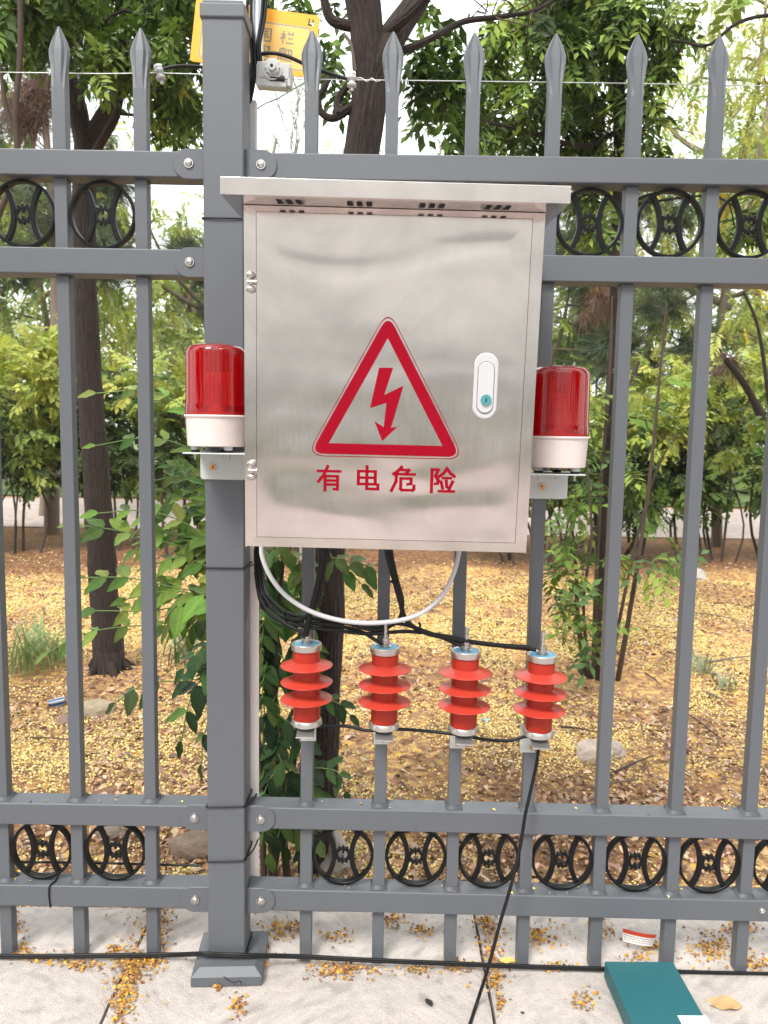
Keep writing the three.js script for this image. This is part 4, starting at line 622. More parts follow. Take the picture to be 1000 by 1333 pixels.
// broad-leaved plants right behind the fence, every leaf a mesh of its own
function bigPlant(label, stems, fronds, tones, k0 = 1) {
  const t = thing('ash_shrub', label, 'shrub');
  part('stem', stems.map(([p, a, b]) => limb(p, a, b, 18, 6)), M.twig, t);
  for (const [pts, n, len, ci, hang = 0.3] of fronds) {
    const c = new THREE.CatmullRomCurve3(pts), fr = part('frond', new THREE.TubeGeometry(c, 12, 0.0014, 5), M.greenStem, t);
    for (let i = 0; i <= n; i++) {
      const u = 0.14 + 0.86 * i / n, p = c.getPoint(u), tan = c.getTangent(u).normalize();
      let nrm = V(rr(-0.25, 0.25), 0.9, 0.5).addScaledVector(tan, -0.2).normalize(); const side = tan.clone().cross(nrm).normalize();
      for (const s of i === n ? [0] : [-1, 1]) {
        const dir = s ? side.clone().multiplyScalar(s).addScaledVector(tan, rr(0.5, 1.05)).add(V(0, -hang * rr(0.3, 1.1), rr(-0.1, 0.15))) : tan.clone().add(V(0, -hang * 0.5, 0));
        const q = part('leaf', BIGLEAF[Math.floor(rnd() * 3)], toneMat(tones[Math.min(tones.length - 1, ci + (rnd() < 0.3 ? 1 : 0))].map((v) => v * [0.95, 1.1, 1.28][Math.floor(rnd() * 3)]), veinTex), fr);
        const m = orient(dir.normalize(), nrm.clone().add(V(rr(-0.3, 0.3), rr(-0.3, 0.3), rr(-0.2, 0.3)))).clone(), k = k0 * len * rr(0.75, 1.12) * (0.75 + 0.5 * Math.sin(Math.PI * (0.2 + 0.7 * u))); m.scale(V(k, k, k)); m.setPosition(p); q.applyMatrix4(m);
      }
    }
  }
  return t;
}
{
  const F = (z, ...l) => L(l.map(([x, y, dz = 0]) => [x, y, z + dz])), foot = V(P(345, 1110, -0.3).x, -0.08, -0.3);
  const light = [[0.17, 0.29, 0.05], [0.25, 0.37, 0.07], [0.11, 0.20, 0.04]];
  bigPlant('bright green ash shrub spreading leaves between post and near tree', [[[foot, P(335, 950, -0.28), P(318, 820, -0.28), P(290, 700, -0.3), P(270, 600, -0.35)], 0.008, 0.004]], [
    [F(-0.28, [292, 740], [215, 705], [150, 690, 0.03], [108, 684, 0.05]), 4, 0.062, 1, 0.1],
    [F(-0.24, [300, 780], [230, 765], [165, 752], [112, 752]), 5, 0.058, 1, 0.15],
    [F(-0.30, [285, 770], [262, 720], [225, 690], [200, 665]), 5, 0.042, 1, 0.1],
    [F(-0.35, [292, 720], [280, 680], [255, 655], [215, 640]), 5, 0.042, 0, 0.1],
    [F(-0.22, [300, 800], [250, 790], [190, 795], [125, 795]), 4, 0.055, 1, 0.35],
    [F(-0.20, [300, 790], [275, 775], [240, 785], [222, 812]), 3, 0.062, 1, 0.3],
    [F(-0.30, [240, 815], [170, 815], [110, 825], [62, 850]), 4, 0.050, 0, 0.35],
    [F(-0.36, [290, 640], [255, 590], [200, 570], [125, 580]), 4, 0.05, 1, 0.05],
    [F(-0.40, [280, 600], [250, 540], [200, 510], [125, 512]), 4, 0.055, 1, 0.05],
    [F(-0.36, [285, 690], [262, 640], [235, 620], [205, 625]), 4, 0.048, 2, 0.2],
    [F(-0.5, [290, 660], [240, 640], [210, 660], [180, 690]), 5, 0.05, 2, 0.3],
    [F(-0.3, [305, 730], [290, 690], [272, 650], [262, 610]), 5, 0.05, 0, 0.15],
    [F(-0.26, [300, 760], [265, 735], [235, 725], [200, 735]), 4, 0.055, 1, 0.2],
    [F(-0.34, [290, 700], [250, 690], [215, 700], [185, 720]), 4, 0.05, 0, 0.25],
    [F(-0.24, [300, 800], [262, 775], [215, 770], [165, 780]), 4, 0.056, 1, 0.25],
    [F(-0.28, [295, 720], [240, 680], [190, 665], [128, 668]), 4, 0.054, 1, 0.1],
    [F(-0.32, [298, 690], [285, 640], [275, 600], [250, 570]), 5, 0.045, 0, 0.1],
    [F(-0.3, [305, 830], [285, 800], [262, 740], [250, 700]), 5, 0.052, 0, 0.2],
  ], light, 0.84);
  const dark = [[0.035, 0.085, 0.028], [0.055, 0.12, 0.035], [0.022, 0.055, 0.018], [0.11, 0.2, 0.05]];
  bigPlant('dark leafy shrub crowding the trunk foot below the steel box', [[[foot.clone().add(V(0.05, 0, -0.02)), P(362, 1000, -0.25), P(358, 880, -0.24), P(365, 770, -0.24), P(372, 690, -0.25)], 0.009, 0.004], [[foot.clone().add(V(0.03, 0, 0)), P(330, 960, -0.2), P(290, 860, -0.2)], 0.006, 0.003]], [
    [F(-0.18, [310, 850], [278, 865], [250, 905], [236, 965]), 4, 0.055, 2, 0.5], [F(-0.18, [320, 830], [290, 830], [262, 845], [240, 870]), 4, 0.048, 0, 0.4], [F(-0.22, [310, 870], [250, 885], [190, 890], [150, 915]), 4, 0.050, 0, 0.5], [F(-0.2, [310, 900], [285, 920], [268, 950], [262, 995]), 3, 0.042, 2, 0.4],
    [F(-0.22, [370, 720], [352, 740], [345, 775], [348, 815]), 5, 0.045, 1, 0.4], [F(-0.2, [372, 700], [362, 715], [350, 722], [338, 745]), 4, 0.045, 3, 0.3], [F(-0.22, [372, 715], [390, 730], [402, 750], [405, 785]), 4, 0.045, 3, 0.3], [F(-0.2, [430, 725], [450, 730], [475, 735], [492, 745]), 3, 0.045, 3, 0.2], [F(-0.2, [430, 720], [440, 740], [455, 745], [470, 760]), 2, 0.042, 3, 0.2],
    [F(-0.24, [362, 820], [350, 850], [342, 890], [345, 930]), 5, 0.045, 0, 0.5], [F(-0.22, [362, 850], [380, 870], [388, 900], [385, 950]), 5, 0.042, 0, 0.5], [F(-0.22, [362, 900], [348, 930], [342, 970], [348, 1020]), 5, 0.046, 2, 0.5], [F(-0.2, [362, 930], [385, 950], [398, 985], [402, 1030]), 5, 0.044, 0, 0.5], [F(-0.2, [362, 980], [372, 1010], [370, 1050], [362, 1090]), 5, 0.05, 2, 0.5], [F(-0.2, [360, 1000], [345, 1030], [340, 1070], [350, 1110]), 4, 0.052, 2, 0.5], [F(-0.2, [400, 1000], [420, 1000], [440, 1005], [450, 1030]), 3, 0.04, 1, 0.4], [F(-0.2, [395, 900], [420, 910], [440, 915], [455, 930]), 3, 0.038, 1, 0.3], [F(-0.24, [365, 770], [352, 790], [345, 830], [342, 870]), 5, 0.045, 2, 0.5], [F(-0.2, [370, 1040], [390, 1060], [405, 1090], [400, 1120]), 3, 0.05, 2, 0.4],
  ], dark);
}
{
  const foot = V(P(352, 1115, -0.34).x, -0.09, -0.34), fill = (n, boxes, z, len, hang) => { const out = []; for (let i = 0; i < n; i++) { const [x0, x1, y0, y1, dx, dy, ci] = boxes[i % boxes.length], x = rr(x0, x1), y = rr(y0, y1), zz = z + rr(-0.08, 0.06); out.push([[P(x, y, zz), P(x + dx * 0.5, y + dy * 0.35 - 8, zz + 0.02), P(x + dx, y + dy, zz + 0.03)], 4, len * rr(0.8, 1.15), ci, hang]); } return out; };
  bigPlant('mid green leafy shoots climbing the trunk between post and first arrester', [[[foot, P(385, 980, -0.33), P(395, 850, -0.32), P(400, 720, -0.34)], 0.007, 0.003], [[foot, P(352, 900, -0.3), P(350, 760, -0.3)], 0.006, 0.003]],
    fill(26, [[350, 372, 730, 800, -10, 60, 1], [375, 405, 735, 800, 14, 55, 2], [345, 375, 800, 880, -8, 70, 0], [380, 405, 830, 930, 8, 70, 0], [345, 370, 900, 1000, -6, 75, 0], [380, 410, 960, 1040, 10, 60, 0], [350, 380, 1000, 1060, -4, 60, 0]], -0.27, 0.046, 0.4), [[0.045, 0.10, 0.028], [0.085, 0.17, 0.04], [0.13, 0.23, 0.05]]);
  bigPlant('dense lower shoots with small leaves hugging the post on its open side', [[[foot.clone().add(V(-0.03, 0, 0.03)), P(312, 960, -0.3), P(290, 820, -0.32), P(275, 700, -0.34)], 0.006, 0.003]],
    fill(15, [[262, 292, 700, 740, -45, 22, 2], [258, 290, 640, 700, -40, 10, 1], [262, 292, 760, 800, -50, 30, 2], [268, 295, 800, 840, -38, 45, 1], [272, 298, 840, 900, -30, 55, 0], [255, 290, 600, 650, -35, -14, 1], [225, 260, 690, 770, -50, 18, 2]], -0.36, 0.044, 0.1), [[0.03, 0.07, 0.02], [0.10, 0.19, 0.04], [0.17, 0.29, 0.05]]);
}
// hedges of bushes along the garden edge: each bush with its stems
function bush(label, x, z, h, w, colors, n, bare, group) {
  const t = thing('hedge_bush', label, 'bush', [0, 0, 0], group), limbs = [], y0 = -0.06;
  for (let i = 0; i < 10; i++) { const a = rr(-0.45, 0.45) * w, b = rr(-0.5, 0.5) * w; limbs.push(limb([V(x + a * 0.6, y0 - 0.05, z + rr(-0.2, 0.2)), V(x + a * 0.7 + b * 0.15, y0 + bare * 0.6, z + rr(-0.2, 0.2)), V(x + b, y0 + h * 0.75, z + rr(-0.3, 0.3))], rr(0.007, 0.018), 0.004, 10, 5)); }
  part('stem', limbs, M.twig, t);
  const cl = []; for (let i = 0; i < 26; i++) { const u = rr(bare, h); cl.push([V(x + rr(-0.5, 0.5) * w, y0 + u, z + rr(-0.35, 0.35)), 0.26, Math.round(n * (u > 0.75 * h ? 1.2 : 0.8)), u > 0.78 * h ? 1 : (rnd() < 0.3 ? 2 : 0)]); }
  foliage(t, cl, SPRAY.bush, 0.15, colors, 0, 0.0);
}
{
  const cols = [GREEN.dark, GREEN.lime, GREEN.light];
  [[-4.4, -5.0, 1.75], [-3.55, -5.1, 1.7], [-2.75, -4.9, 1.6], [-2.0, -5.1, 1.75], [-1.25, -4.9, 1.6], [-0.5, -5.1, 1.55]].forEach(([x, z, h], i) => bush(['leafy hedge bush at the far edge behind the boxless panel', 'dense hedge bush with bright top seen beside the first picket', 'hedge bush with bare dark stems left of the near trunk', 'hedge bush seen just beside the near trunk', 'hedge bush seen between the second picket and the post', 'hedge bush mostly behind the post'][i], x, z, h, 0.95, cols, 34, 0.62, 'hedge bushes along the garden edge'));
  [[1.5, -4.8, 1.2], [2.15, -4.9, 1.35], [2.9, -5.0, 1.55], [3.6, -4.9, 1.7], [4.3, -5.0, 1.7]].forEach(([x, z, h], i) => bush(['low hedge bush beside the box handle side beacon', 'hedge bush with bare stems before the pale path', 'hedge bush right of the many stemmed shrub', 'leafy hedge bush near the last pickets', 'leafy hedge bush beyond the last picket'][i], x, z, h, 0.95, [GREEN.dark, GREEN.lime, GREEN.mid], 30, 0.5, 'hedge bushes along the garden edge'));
}
// trees farther back
function farTree(label, x, z, h, w, y0, n, geo, size, colors, o = {}) {
  const top = V(x + rr(-0.3, 0.3), h, z), limbs = [[[V(x, -0.1, z), V(x + rr(-0.15, 0.15), h * 0.35, z), V(x + rr(-0.25, 0.25), h * 0.7, z), top], o.r ?? 0.05, 0.02]];
  for (let i = 0; i < 4; i++) { const u = rr(0.3, 0.75) * h, a = rr(0, 6.28); limbs.push([[V(x, u, z), V(x + Math.cos(a) * w * 0.3, u + 0.4, z + Math.sin(a) * w * 0.2), V(x + Math.cos(a) * w * 0.5, u + 0.9, z + Math.sin(a) * w * 0.3)], 0.035, 0.012]); }
  n = Math.round(n * 0.46); const cl = []; for (let i = 0; i < (o.clumps ?? 26); i++) { const y = rr(y0, h), k = Math.sin(Math.PI * (0.12 + 0.8 * (y - y0) / (h - y0))); cl.push([V(x + rr(-0.5, 0.5) * w * k, y, z + rr(-0.4, 0.4) * w * k), (o.cr ?? 0.42), n]); }
  return tree(o.name ?? 'far_tree', label, 'tree', null, limbs, cl, geo, size, colors, { bark: o.bark ?? M.barkPale, twig: 0.014, hang: o.hang ?? 0.3, k: 6, group: 'trees beyond the garden' });
}
{
  const A = [GREEN.lime, GREEN.light, GREEN.pale], B = [GREEN.mid, GREEN.light, GREEN.blue], C = [GREEN.pale, GREEN.lime];
  farTree('pale yellow green tree high above the last pickets', 3.4, -5.8, 5.6, 2.6, 1.5, 22, SPRAY.fine, 0.25, [GREEN.lime, GREEN.light, GREEN.pale, GREEN.lime, GREEN.yellow], { clumps: 44, hang: 0.8 });
  farTree('yellow green tree behind the shrub stems, far from the fence', 2.0, -7.0, 3.6, 2.0, 1.0, 26, SPRAY.fine, 0.28, A, { clumps: 26 });
  farTree('light green tree rising behind the boxless panel bushes', -3.6, -7.4, 4.6, 2.6, 1.2, 30, SPRAY.fine, 0.3, A, { clumps: 34 });
  farTree('lime green tree behind the near trunk', -1.9, -8.2, 3.6, 2.4, 1.0, 28, SPRAY.fine, 0.3, A, { clumps: 26 });
  farTree('small light tree seen between second picket and post', -0.7, -9.5, 3.1, 2.2, 1.0, 24, SPRAY.fine, 0.3, C, { clumps: 22 });
  farTree('mid green tree across the pale path behind the beacon on the post', -2.8, -12, 3.9, 3.4, 0.6, 40, SPRAY.bush, 0.42, B, { clumps: 32, cr: 0.55 });
  farTree('mid green tree across the path at the outer edge of the boxless panel', -6.2, -12, 5.2, 3.6, 0.6, 40, SPRAY.bush, 0.42, B, { clumps: 36, cr: 0.55 });
  farTree('bluish green tree across the path behind the shrub stems', 3.4, -12.5, 4.2, 3.4, 0.6, 40, SPRAY.bush, 0.42, B, { clumps: 32, cr: 0.55 });
  farTree('green tree across the path behind the last pickets', 6.8, -12.5, 6.0, 3.8, 0.6, 40, SPRAY.bush, 0.42, [GREEN.light, GREEN.pale, GREEN.mid], { clumps: 38, cr: 0.55 });
  farTree('pale tree across the path between box and shrub', 1.2, -13.5, 3.2, 3.2, 0.6, 34, SPRAY.bush, 0.42, C, { clumps: 28, cr: 0.55 });
  farTree('tall pale tree far behind the last pickets', 9.5, -17, 8.5, 5, 1, 44, SPRAY.bush, 0.5, C, { clumps: 46, cr: 0.7 });
  farTree('tall light tree far behind the boxless panel', -9, -17, 7.0, 5, 1, 44, SPRAY.bush, 0.5, A, { clumps: 44, cr: 0.7 });
  farTree('hazy tree far behind the post', -4.4, -19, 4.2, 4.6, 0.8, 40, SPRAY.bush, 0.5, C, { clumps: 34, cr: 0.7 });
  farTree('hazy tree far behind the box', 2.5, -20, 4.0, 5, 0.8, 40, SPRAY.bush, 0.5, C, { clumps: 36, cr: 0.7 });
  farTree('hazy tree far behind the shrub stems', 6.4, -21, 5.2, 5, 0.8, 40, SPRAY.bush, 0.5, [GREEN.pale, GREEN.light], { clumps: 36, cr: 0.7 });
  const veil = (i, list, z, n, size, cols, geo = SPRAY.fine, rad = 0.3) => foliage(scene.children.find((o) => o.userData.label === i), K(list, z, rad, n, 0.6), geo, size, cols, 0, 0.6, 1, 'foliage');
  veil('pale yellow green tree high above the last pickets', [[900, 30], [940, 20], [980, 40], [890, 90, 0.8], [930, 80], [970, 100], [1000, 80], [895, 150], [940, 150], [980, 160], [910, 200], [960, 210], [995, 200], [870, 210, 0.8], [850, 300, 0.8], [880, 280]], -5.2, 16, 0.2, [GREEN.lime, GREEN.light, GREEN.pale, GREEN.lime]);
  veil('yellow green tree behind the shrub stems, far from the fence', [[730, 420, 0.7], [790, 440, 0.7], [850, 430], [880, 480], [840, 520, 0.8], [900, 440, 0.8], [960, 420], [990, 470], [980, 400], [870, 400, 0.7], [960, 520], [920, 560, 0.8], [740, 500, 0.6]], -6.0, 20, 0.22, [GREEN.lime, GREEN.light, GREEN.pale]);
  veil('light green tree rising behind the boxless panel bushes', [[20, 270], [60, 300, 0.8], [20, 340], [50, 390], [15, 420], [60, 440], [130, 300, 0.8], [150, 270, 0.7], [5, 480]], -6.6, 22, 0.22, [GREEN.lime, GREEN.light, GREEN.pale]);
  veil('lime green tree behind the near trunk', [[140, 390], [170, 420], [225, 410, 0.8], [150, 450], [230, 450], [200, 280, 0.8], [225, 300, 0.6], [215, 180, 0.6], [175, 170, 0.6], [140, 180, 0.5]], -7.2, 22, 0.22, [GREEN.lime, GREEN.lime, GREEN.pale]);
  // lawn hedge across the path
  const hedge = thing('clipped_hedge', 'low clipped green hedge along the far side of the pale path', 'hedge'), cl = []; for (let i = 0; i < 90; i++) cl.push([V(-11 + i * 0.27, 0.30 + rr(-0.06, 0.06), -10.3 + rr(-0.15, 0.15)), 0.32, 14]);
  foliage(hedge, cl, SPRAY.bush, 0.2, [GREEN.mid, GREEN.light], 0, -0.2, 1, 'foliage');
}
// pines with long needles and dead brown tufts
{
  const needles = []; for (let i = 0; i < 26; i++) { const a = rr(0, 6.28), b = rr(0.15, 1.1), d = V(Math.sin(b) * Math.cos(a), Math.cos(b), Math.sin(b) * Math.sin(a)); needles.push(new THREE.CylinderGeometry(0.004, 0.010, 1, 3, 1, true).translate(0, 0.5, 0).applyQuaternion(qq.setFromUnitVectors(up, d))); }
  const NG = merge(needles);
  const pine = (label, x, z, h, w, n, y0) => { const limbs = [[[V(x, -0.1, z), V(x + 0.1, h * 0.5, z), V(x, h, z)], 0.07, 0.02]], cl = []; for (let i = 0; i < n; i++) cl.push([V(x + rr(-0.5, 0.5) * w, rr(y0, h), z + rr(-0.5, 0.5) * w * 0.6), 0.22, 16]); return tree('pine_tree', label, 'tree', null, limbs, cl, NG, 0.22, [[0.14, 0.19, 0.085], [0.20, 0.24, 0.12], [0.09, 0.15, 0.07]], { hang: 0.2, k: 6, twig: 0.008, bark: M.barkPale }); };
  const p1 = pine('pine with pale needles behind the tall shrub stems', 2.3, -5.9, 3.2, 1.6, 40, 1.5);
  const p2 = pine('pine with brown hanging tufts behind the thin sapling', -2.9, -6.0, 4.6, 1.6, 40, 2.3);
  pine('pine with soft needles near the post between far trees', -1.3, -7.2, 2.9, 1.3, 22, 1.5);
  const brown = [[0.16, 0.07, 0.04], [0.22, 0.11, 0.06]];
  foliage(p1, [...K([[782, 395, 0.7], [790, 410, 0.6], [803, 388, 0.5], [765, 415, 0.4]], -4.2, 0.10, 18, 0.1), ...K([[945, 478, 0.6]], -3.4, 0.1, 16, 0.1)], NG, 0.17, brown, 0, 1.2, 1, 'dead_tuft');
  foliage(p2, K([[40, 130, 0.8], [48, 155, 0.8], [20, 150, 0.6], [55, 110, 0.5], [35, 170, 0.5]], -4.2, 0.12, 22, 0.15), NG, 0.2, brown, 0, 1.2, 1, 'dead_tuft');
}
// bare twiggy tree against the white sky
{
  const z = -4.5, limbs = [[[V(-0.33, -0.15, z), V(-0.36, 1.2, z), P(350, 235, z), P(360, 180, z)], 0.03, 0.012]], tw = [];
  const grow = (p, d, len, r, k) => { const q = p.clone().addScaledVector(d, len * 0.5).add(V(rr(-1, 1) * 0.04, 0, 0)), e = p.clone().addScaledVector(d, len); tw.push(limb([p, q, e], r, r * 0.6, 5, 4, 0)); if (k > 0) for (let i = 0; i < 3; i++) grow(i ? p.clone().lerp(e, rr(0.4, 0.95)) : e, d.clone().add(V(rr(-0.8, 0.8), rr(-0.2, 0.4), rr(-0.4, 0.4))).normalize(), len * rr(0.55, 0.85), r * 0.6, k - 1); };
  for (const [x, y, dx] of [[350, 225, -0.4], [365, 220, 0.3], [400, 230, -0.3], [430, 235, 0.3], [560, 230, 0.2], [590, 235, -0.2], [380, 240, 0.1]]) grow(P(x, y + 30, z), V(dx, 1, 0).normalize(), 0.42, 0.008, 4);
  const t = thing('bare_tree', 'bare twiggy tree against the white sky behind the post top', 'tree'); part('trunk', limbs.map(([p, a, b]) => limb(p, a, b)), M.twigPale, t); part('twig', tw, M.twigPale, t);
  foliage(t, K([[470, 200, 0.4], [345, 200, 0.3], [430, 190, 0.3], [560, 150, 0.4], [580, 190, 0.3]], z, 0.16, 6, 0.1), SPRAY.loose, 0.13, [GREEN.light, GREEN.pale], 0, 0.5);
  single('green_twig', cable(L([[330, 145, -0.3], [345, 135, -0.28], [362, 128, -0.26], [378, 118, -0.25], [396, 108, -0.24], [402, 103, -0.24]]), 0.0016, 24, 5), std(lin(0.22, 0.34, 0.28), 0.8), 'thin greenish twig slanting behind the wire tensioner', 'twig');
}

// ---------------------------------------------------------------- litter on the ground
function scatter(name, label, geo, mat, n, place, colors) {
  const im = new THREE.InstancedMesh(geo, mat, n); im.name = numbered(name); const e = new THREE.Euler(), s = V(1, 1, 1);
  for (let i = 0; i < n; i++) { const [p, k, tilt] = place(i); e.set(rr(-tilt, tilt), rnd() * 6.28, rr(-tilt, tilt)); m4.compose(p, qq.setFromEuler(e), s.set(k, k, k)); im.setMatrixAt(i, m4); im.setColorAt(i, lin(...tone(colors[Math.floor(rnd() * colors.length)], 0.25))); }
  im.castShadow = im.receiveShadow = true; scene.add(im); tag(im, label, 'litter'); stuff(im); return im;
}
{
  const flat = (w, fold) => leafGeo(1, 2, w, fold, 0.15).rotateX(-Math.PI / 2).translate(0, 0, 0.5);
  const litterMat = std(0xffffff, 0.85, 0, { side: THREE.DoubleSide });
  const PET = flat(0.75, 0.4), LEAF = leafGeo(1, 4, 0.5, 0.35, 0.3).rotateX(-Math.PI / 2).translate(0, 0, 0.5);
  const spot = (dens) => { for (;;) { const u = Math.pow(rnd(), 1.5), z = -0.17 - u * 4.6, half = 0.62 * (1.3 - z) + 0.1, x = 0.27 + rr(-1, 1) * half; if (rnd() < dens(x, z)) return V(x, soilY(x, z) + rr(0.001, 0.012), z); } };
  const yd = (x, z) => Math.max(0.02, (z + 0.5 * ns(x * 1.3, 4, 1) < -1.6 && z > -4.1 ? 1.25 : z <= -4.1 ? 0.05 : 0.5) * (0.5 + 1.5 * ns(x * 1.5, z * 1.5, 3) + 0.8 * ns(x * 5, z * 5, 3)));
  scatter('petal_litter', 'yellow fallen petals covering the ground behind the fence', PET, litterMat, 230000, () => { const p = spot(yd); return [p, (0.0060 + 0.0015 * -p.z) * rr(0.6, 1.3), 0.6]; }, [[0.66, 0.52, 0.15], [0.66, 0.54, 0.22], [0.55, 0.40, 0.16], [0.58, 0.46, 0.25]]);
  scatter('leaf_litter', 'brown dead leaves lying on the ground behind the fence', LEAF, litterMat, 26000, () => { const p = spot((x, z) => (z < -4 ? 0.3 : 1) * (0.45 + 1.0 * ns(x * 1.6, z * 1.6, 8) + 0.5 * ns(x * 4, z * 4, 8))); p.y += 0.004; return [p, rr(0.008, 0.028) * (rnd() < 0.06 ? 1.6 : 1), 0.8]; }, [[0.27, 0.155, 0.095], [0.40, 0.265, 0.17], [0.13, 0.07, 0.045], [0.46, 0.33, 0.22], [0.30, 0.18, 0.11], [0.17, 0.09, 0.055]]);
  // clumps of petals on the coping
  const clump = [[205, 1200, 18, 26], [168, 1275, 16, 40], [180, 1258, 14, 16], [155, 1310, 10, 24], [190, 1250, 22, 10], [105, 1255, 26, 8], [20, 1205, 14, 12], [25, 1238, 16, 8], [150, 1238, 12, 10], [370, 1210, 22, 14], [330, 1320, 1, 1], [310, 1310, 10, 10], [285, 1280, 10, 8], [430, 1262, 24, 12], [510, 1200, 18, 10], [440, 1218, 16, 7], [550, 1212, 14, 8], [640, 1235, 12, 40], [632, 1200, 14, 16], [648, 1275, 10, 12], [650, 1305, 5, 18], [700, 1218, 24, 14], [600, 1258, 22, 8], [720, 1258, 20, 6], [790, 1210, 12, 10], [850, 1232, 16, 8], [925, 1235, 30, 14], [985, 1255, 20, 10], [470, 1262, 26, 6], [545, 1262, 22, 6], [340, 1240, 14, 16], [760, 1300, 12, 12], [960, 1210, 26, 8], [830, 1248, 14, 6], [205, 1225, 10, 16], [60, 1248, 20, 6]];
  const wts = clump.map((c) => c[2] * c[3]), tot = wts.reduce((a, b) => a + b);
  scatter('petal_litter', 'yellow and brown petals in clumps on the pale coping slabs', PET, litterMat, 3300, () => { let w = rnd() * tot, i = 0; while ((w -= wts[i]) > 0) i++; const [x, y, a, b] = clump[i]; const p = G(x + (rnd() + rnd() + rnd() - 1.5) * a * (rnd() < 0.15 ? 2.6 : 1.15), y + (rnd() + rnd() + rnd() - 1.5) * b * (rnd() < 0.15 ? 2.0 : 1.1), 0.002); p.y = rr(0.001, 0.006); return [p, rr(0.004, 0.0095), 1.0]; }, [[0.52, 0.27, 0.03], [0.58, 0.33, 0.05], [0.30, 0.14, 0.04], [0.20, 0.08, 0.03], [0.42, 0.22, 0.04]]);
  scatter('petal_litter', 'a few petals and crumbs on the fence rails', PET, litterMat, 60, () => { const lower = rnd() < 0.5, x = rr(-0.4, 0.95); return [V(x, (lower ? 0.143 : 0.2945) + 0.0015, rr(-0.012, 0.018) + (x > 0 ? x * 0.0126 : 0)), rr(0.004, 0.008), 0.4]; }, [[0.66, 0.46, 0.12], [0.60, 0.44, 0.22], [0.30, 0.18, 0.08]]);
  const FALLEN = leafGeo(3, 12, 0.46, 0.18, 0.16, 0.03).rotateX(-Math.PI / 2).translate(0, 0.03, 0.5);
  const one = (x, y, k, c, a, label, z = 0.003) => { const m = single('fallen_leaf', FALLEN, std(lin(...c), 0.7, 0, { side: THREE.DoubleSide }), label, 'leaf'); m.position.copy(G(x, y, 0)); m.position.y = z; m.scale.setScalar(k); m.rotation.set(0.04, a, 0.06); };
  one(940, 1308, 0.062, [0.46, 0.28, 0.13], 1.35, 'large tan fallen leaf on the coping beside the teal carton'); one(660, 1252, 0.032, [0.62, 0.42, 0.12], 1.5, 'yellow fallen leaf on the coping by the slab joint'); one(558, 1306, 0.022, [0.015, 0.012, 0.012], 0.5, 'small black curled leaf on the coping before the fence'); one(680, 1320, 0.008, [0.02, 0.02, 0.02], 1.1, 'tiny black fleck on the coping by the trailing cable'); one(225, 1040, 0.055, [0.36, 0.45, 0.16], 1.6, 'pale green fallen leaf behind the third rail', -0.03);
  // stones, rubbish, sticks
  const litterDone = true; void litterDone;
  const rock = (px, py, r, sx, sy, c, label, cat = 'stone', name = 'stone') => { const g = new THREE.IcosahedronGeometry(r, 3), p = g.attributes.position, v = V(0, 0, 0); for (let i = 0; i < p.count; i++) { v.fromBufferAttribute(p, i); const k = 1 + 0.32 * ns(v.x / r * 0.9 + px, v.y / r * 0.9, v.z / r * 0.9) + 0.1 * ns(v.x / r * 3 + px, v.y / r * 3, v.z / r * 3); p.setXYZ(i, v.x * k * sx, v.y * k * sy, v.z * k); } g.computeVertexNormals(); const m = single(name, g, std(lin(...c), 0.95, 0, { bumpMap: stoneBump, bumpScale: 0.004, map: stoneTex }), label, cat, cat === 'stone' ? 'stones lying in the litter' : undefined); m.position.copy(onSoil(px, py)); m.position.y += r * sy * 0.25; };
  rock(124, 928, 0.05, 1.3, 0.8, [0.66, 0.58, 0.42], 'pale greenish stone in the litter beside the near trunk'); rock(87, 942, 0.032, 1.2, 0.8, [0.46, 0.34, 0.28], 'small pinkish stone beside the pale greenish one'); rock(772, 988, 0.045, 1.1, 1.1, [0.98, 0.88, 0.80], 'whitish broken stone in the litter before the many stemmed shrub'); rock(800, 982, 0.032, 1.1, 1.1, [0.92, 0.84, 0.78], 'smaller whitish stone right beside the broken stone'); rock(250, 1110, 0.045, 1.2, 0.9, [0.36, 0.28, 0.22], 'rough brown rubble lump behind the lower rails beside the post'); rock(145, 1088, 0.03, 1.2, 0.7, [0.44, 0.38, 0.33], 'small grey stone seen through a lower ring');
  rock(430, 1130, 0.05, 0.9, 1.5, [0.72, 0.70, 0.66], 'crumpled white plastic bag behind the lower rings near the trunk', 'bag', 'plastic_bag'); rock(902, 755, 0.09, 1.1, 0.8, [0.75, 0.74, 0.73], 'white plastic bag far off under the hedge', 'bag', 'plastic_bag');
  const pk = single('food_wrapper', mv(rb(0.06, 0.022, 0.03, 0.004), 0, 0.012, 0), std(lin(0.75, 0.77, 0.80), 0.5, 0, { map: canvasTex(64, 64, (c) => { c.fillStyle = '#a9aeb8'; c.fillRect(0, 0, 64, 64); c.fillStyle = '#20406a'; c.fillRect(0, 22, 64, 30); }) }), 'small blue and white packet lying in the litter', 'wrapper'); pk.position.copy(onSoil(75, 918)); pk.rotation.set(0.1, 0.3, 0.15);
  const bl = single('blue_scrap', leafGeo(2, 3, 0.8, 0.5, 0.4, 0.2).rotateX(-1.3), std(lin(0.22, 0.45, 0.62), 0.5, 0, { side: THREE.DoubleSide }), 'scrap of light blue plastic in the litter between arresters', 'scrap'); bl.position.copy(onSoil(633, 942)); bl.position.y += 0.006; bl.scale.setScalar(0.035);
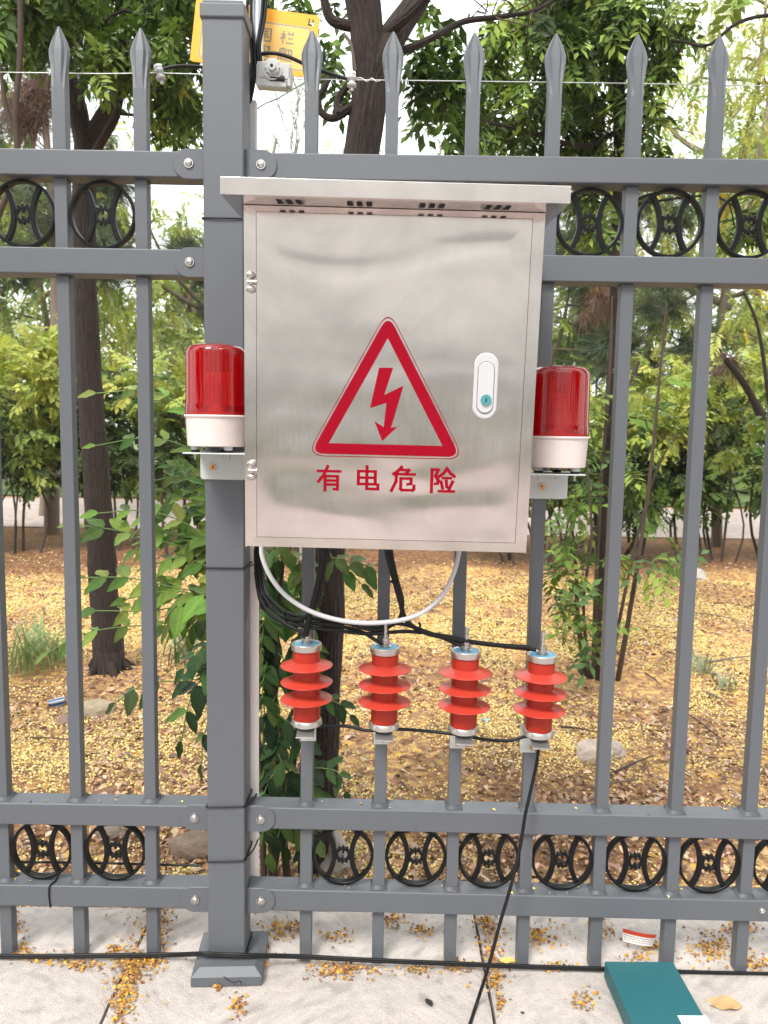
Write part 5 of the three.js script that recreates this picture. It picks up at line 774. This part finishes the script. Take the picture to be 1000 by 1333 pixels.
  [[[865, 735], [890, 722]], [[770, 1030], [828, 1022]], [[800, 1010], [850, 990]], [[905, 800], [965, 812]], [[730, 950], [780, 960]], [[920, 905], [950, 925]], [[880, 925], [935, 965]], [[560, 795], [590, 812]], [[840, 880], [862, 900]], [[925, 865], [985, 858]], [[40, 965], [95, 970]], [[165, 985], [185, 1000]]].forEach(([a, b], i) => { const p = onSoil(...a), q = onSoil(...b); p.y += 0.012; q.y += 0.016; single('fallen_stick', limb([p, p.clone().lerp(q, 0.5).add(V(0, 0.008, 0.01)), q], rr(0.003, 0.007), 0.002, 10, 5, 0.3), i % 2 ? M.barkPale : M.twig, ['dark stick at the far edge of the yellow litter', 'pale stick just above the third rail', 'dark stick lying beside the whitish stones', 'pale stick in the yellow litter by the second last picket', 'dark stick near the fourth arrester', 'pale stick below the grass tufts', 'dark stick slanting below the grass tufts', 'pale twig in the yellow litter under the box', 'dark twig right of the shrub foot', 'pale stick beyond the grass tufts', 'dark stick near the outer edge behind the boxless panel', 'pale stick close behind the third rail'][i], 'stick'); });
  const tuft = (px, py, h, n, c, label, w = 0.08) => { const gs = []; for (let i = 0; i < n; i++) { const a = rr(0, 6.28), l = h * rr(0.5, 1.1), o = rr(0.3, 1.0); gs.push(leafGeo(1, 4, 0.035, 0.3, 0).scale(l * 0.9, l, l).applyMatrix4(new THREE.Matrix4().makeRotationX(0)).translate(0, 0, 0)); const g = gs[gs.length - 1], p = g.attributes.position; for (let k = 0; k < p.count; k++) { const t = p.getY(k) / l; p.setXYZ(k, p.getX(k), l * t * (1 - 0.35 * o * t), p.getZ(k) + l * o * t * t); } g.rotateY(a).translate(Math.cos(a + 1) * w * rnd(), 0, Math.sin(a + 1) * w * rnd()); g.computeVertexNormals(); } const t = thing('grass_tuft', label, 'grass', onSoil(px, py), 'grass tufts in the litter'); part('blade', gs, toneMat(c), t); };
  tuft(40, 872, 0.24, 120, [0.25, 0.34, 0.14], 'tall pale grass tuft behind the boxless panel', 0.17); tuft(75, 862, 0.16, 60, [0.19, 0.28, 0.10], 'shorter grass tuft next to the near trunk', 0.12); tuft(228, 862, 0.15, 70, [0.07, 0.13, 0.06], 'dark grass tuft between near trunk and post', 0.15); tuft(248, 850, 0.14, 60, [0.42, 0.43, 0.30], 'pale dry grass tuft beside the post', 0.12); tuft(915, 878, 0.12, 60, [0.30, 0.36, 0.23], 'grey green grass tuft behind the second last picket', 0.05); tuft(946, 900, 0.11, 60, [0.29, 0.35, 0.24], 'grey green grass tuft nearest the last picket', 0.05); tuft(740, 900, 0.08, 40, [0.28, 0.30, 0.18], 'small pale plant at the many stemmed shrub foot', 0.1);
}
// low hedge across the street, mirrored in the box
{
  const hedge = thing('street_hedge', 'low green hedge strip across the pavement, seen only mirrored', 'hedge'), cl = []; for (let i = 0; i < 60; i++) cl.push([V(-8 + i * 0.28, -0.32, 8.05 + rr(-0.2, 0.2)), 0.3, 12]);
  foliage(hedge, cl, SPRAY.bush, 0.24, [GREEN.mid, GREEN.light], 0, -0.2, 0.7, 'foliage');
  const b = thing('apartment_building', 'long pale building across the road, seen only mirrored in the steel box', 'building'), facade = std(lin(0.86, 0.83, 0.81), 0.8), pane = std(lin(0.10, 0.12, 0.14), 0.15);
  part('wall', mv(new THREE.BoxGeometry(150, 15, 12), 0, 6.9, 52), facade, b); part('roof', mv(new THREE.BoxGeometry(152, 0.5, 13), 0, 14.66, 52), M.stone, b);
  for (let i = 0; i < 24; i++) for (let k = 0; k < 4; k++) part('window', mv(new THREE.BoxGeometry(1.8, 1.5, 0.12), -69 + i * 6, 2.2 + k * 3.3, 45.97), pane, b);
  [[-10.5, 6.8], [-6.2, 7.2], [-4.6, 3.4], [5.2, 3.0], [6.4, 7.0], [10.8, 6.6]].forEach(([x, z], i) => {
    const limbs = [[[V(x, -0.6, z), V(x + 0.1, 1, z), V(x - 0.05, 3, z), V(x, 5, z)], 0.11, 0.05]], c = [];
    for (let k = 0; k < 30; k++) c.push([V(x + rr(-1.1, 1.1), rr(1.9, 6.2), z + rr(-1.1, 1.1)), 0.5, 30]);
    tree('street_tree', 'leafy street tree on the pavement side, ' + ['farthest toward the boxless panel', 'second toward the boxless panel', 'close by the boxless panel', 'close by the box handle', 'second toward the box handle side', 'farthest toward the box handle side'][i] + ', only mirrored', 'tree', null, limbs, c, SPRAY.bush, 0.42, [GREEN.dark, GREEN.mid], { k: 6, group: 'street trees mirrored in lamps and box' });
  });
}

scene.fog = new THREE.FogExp2(0xf4f7ec, 0.0015);

renderer.render(scene, camera);
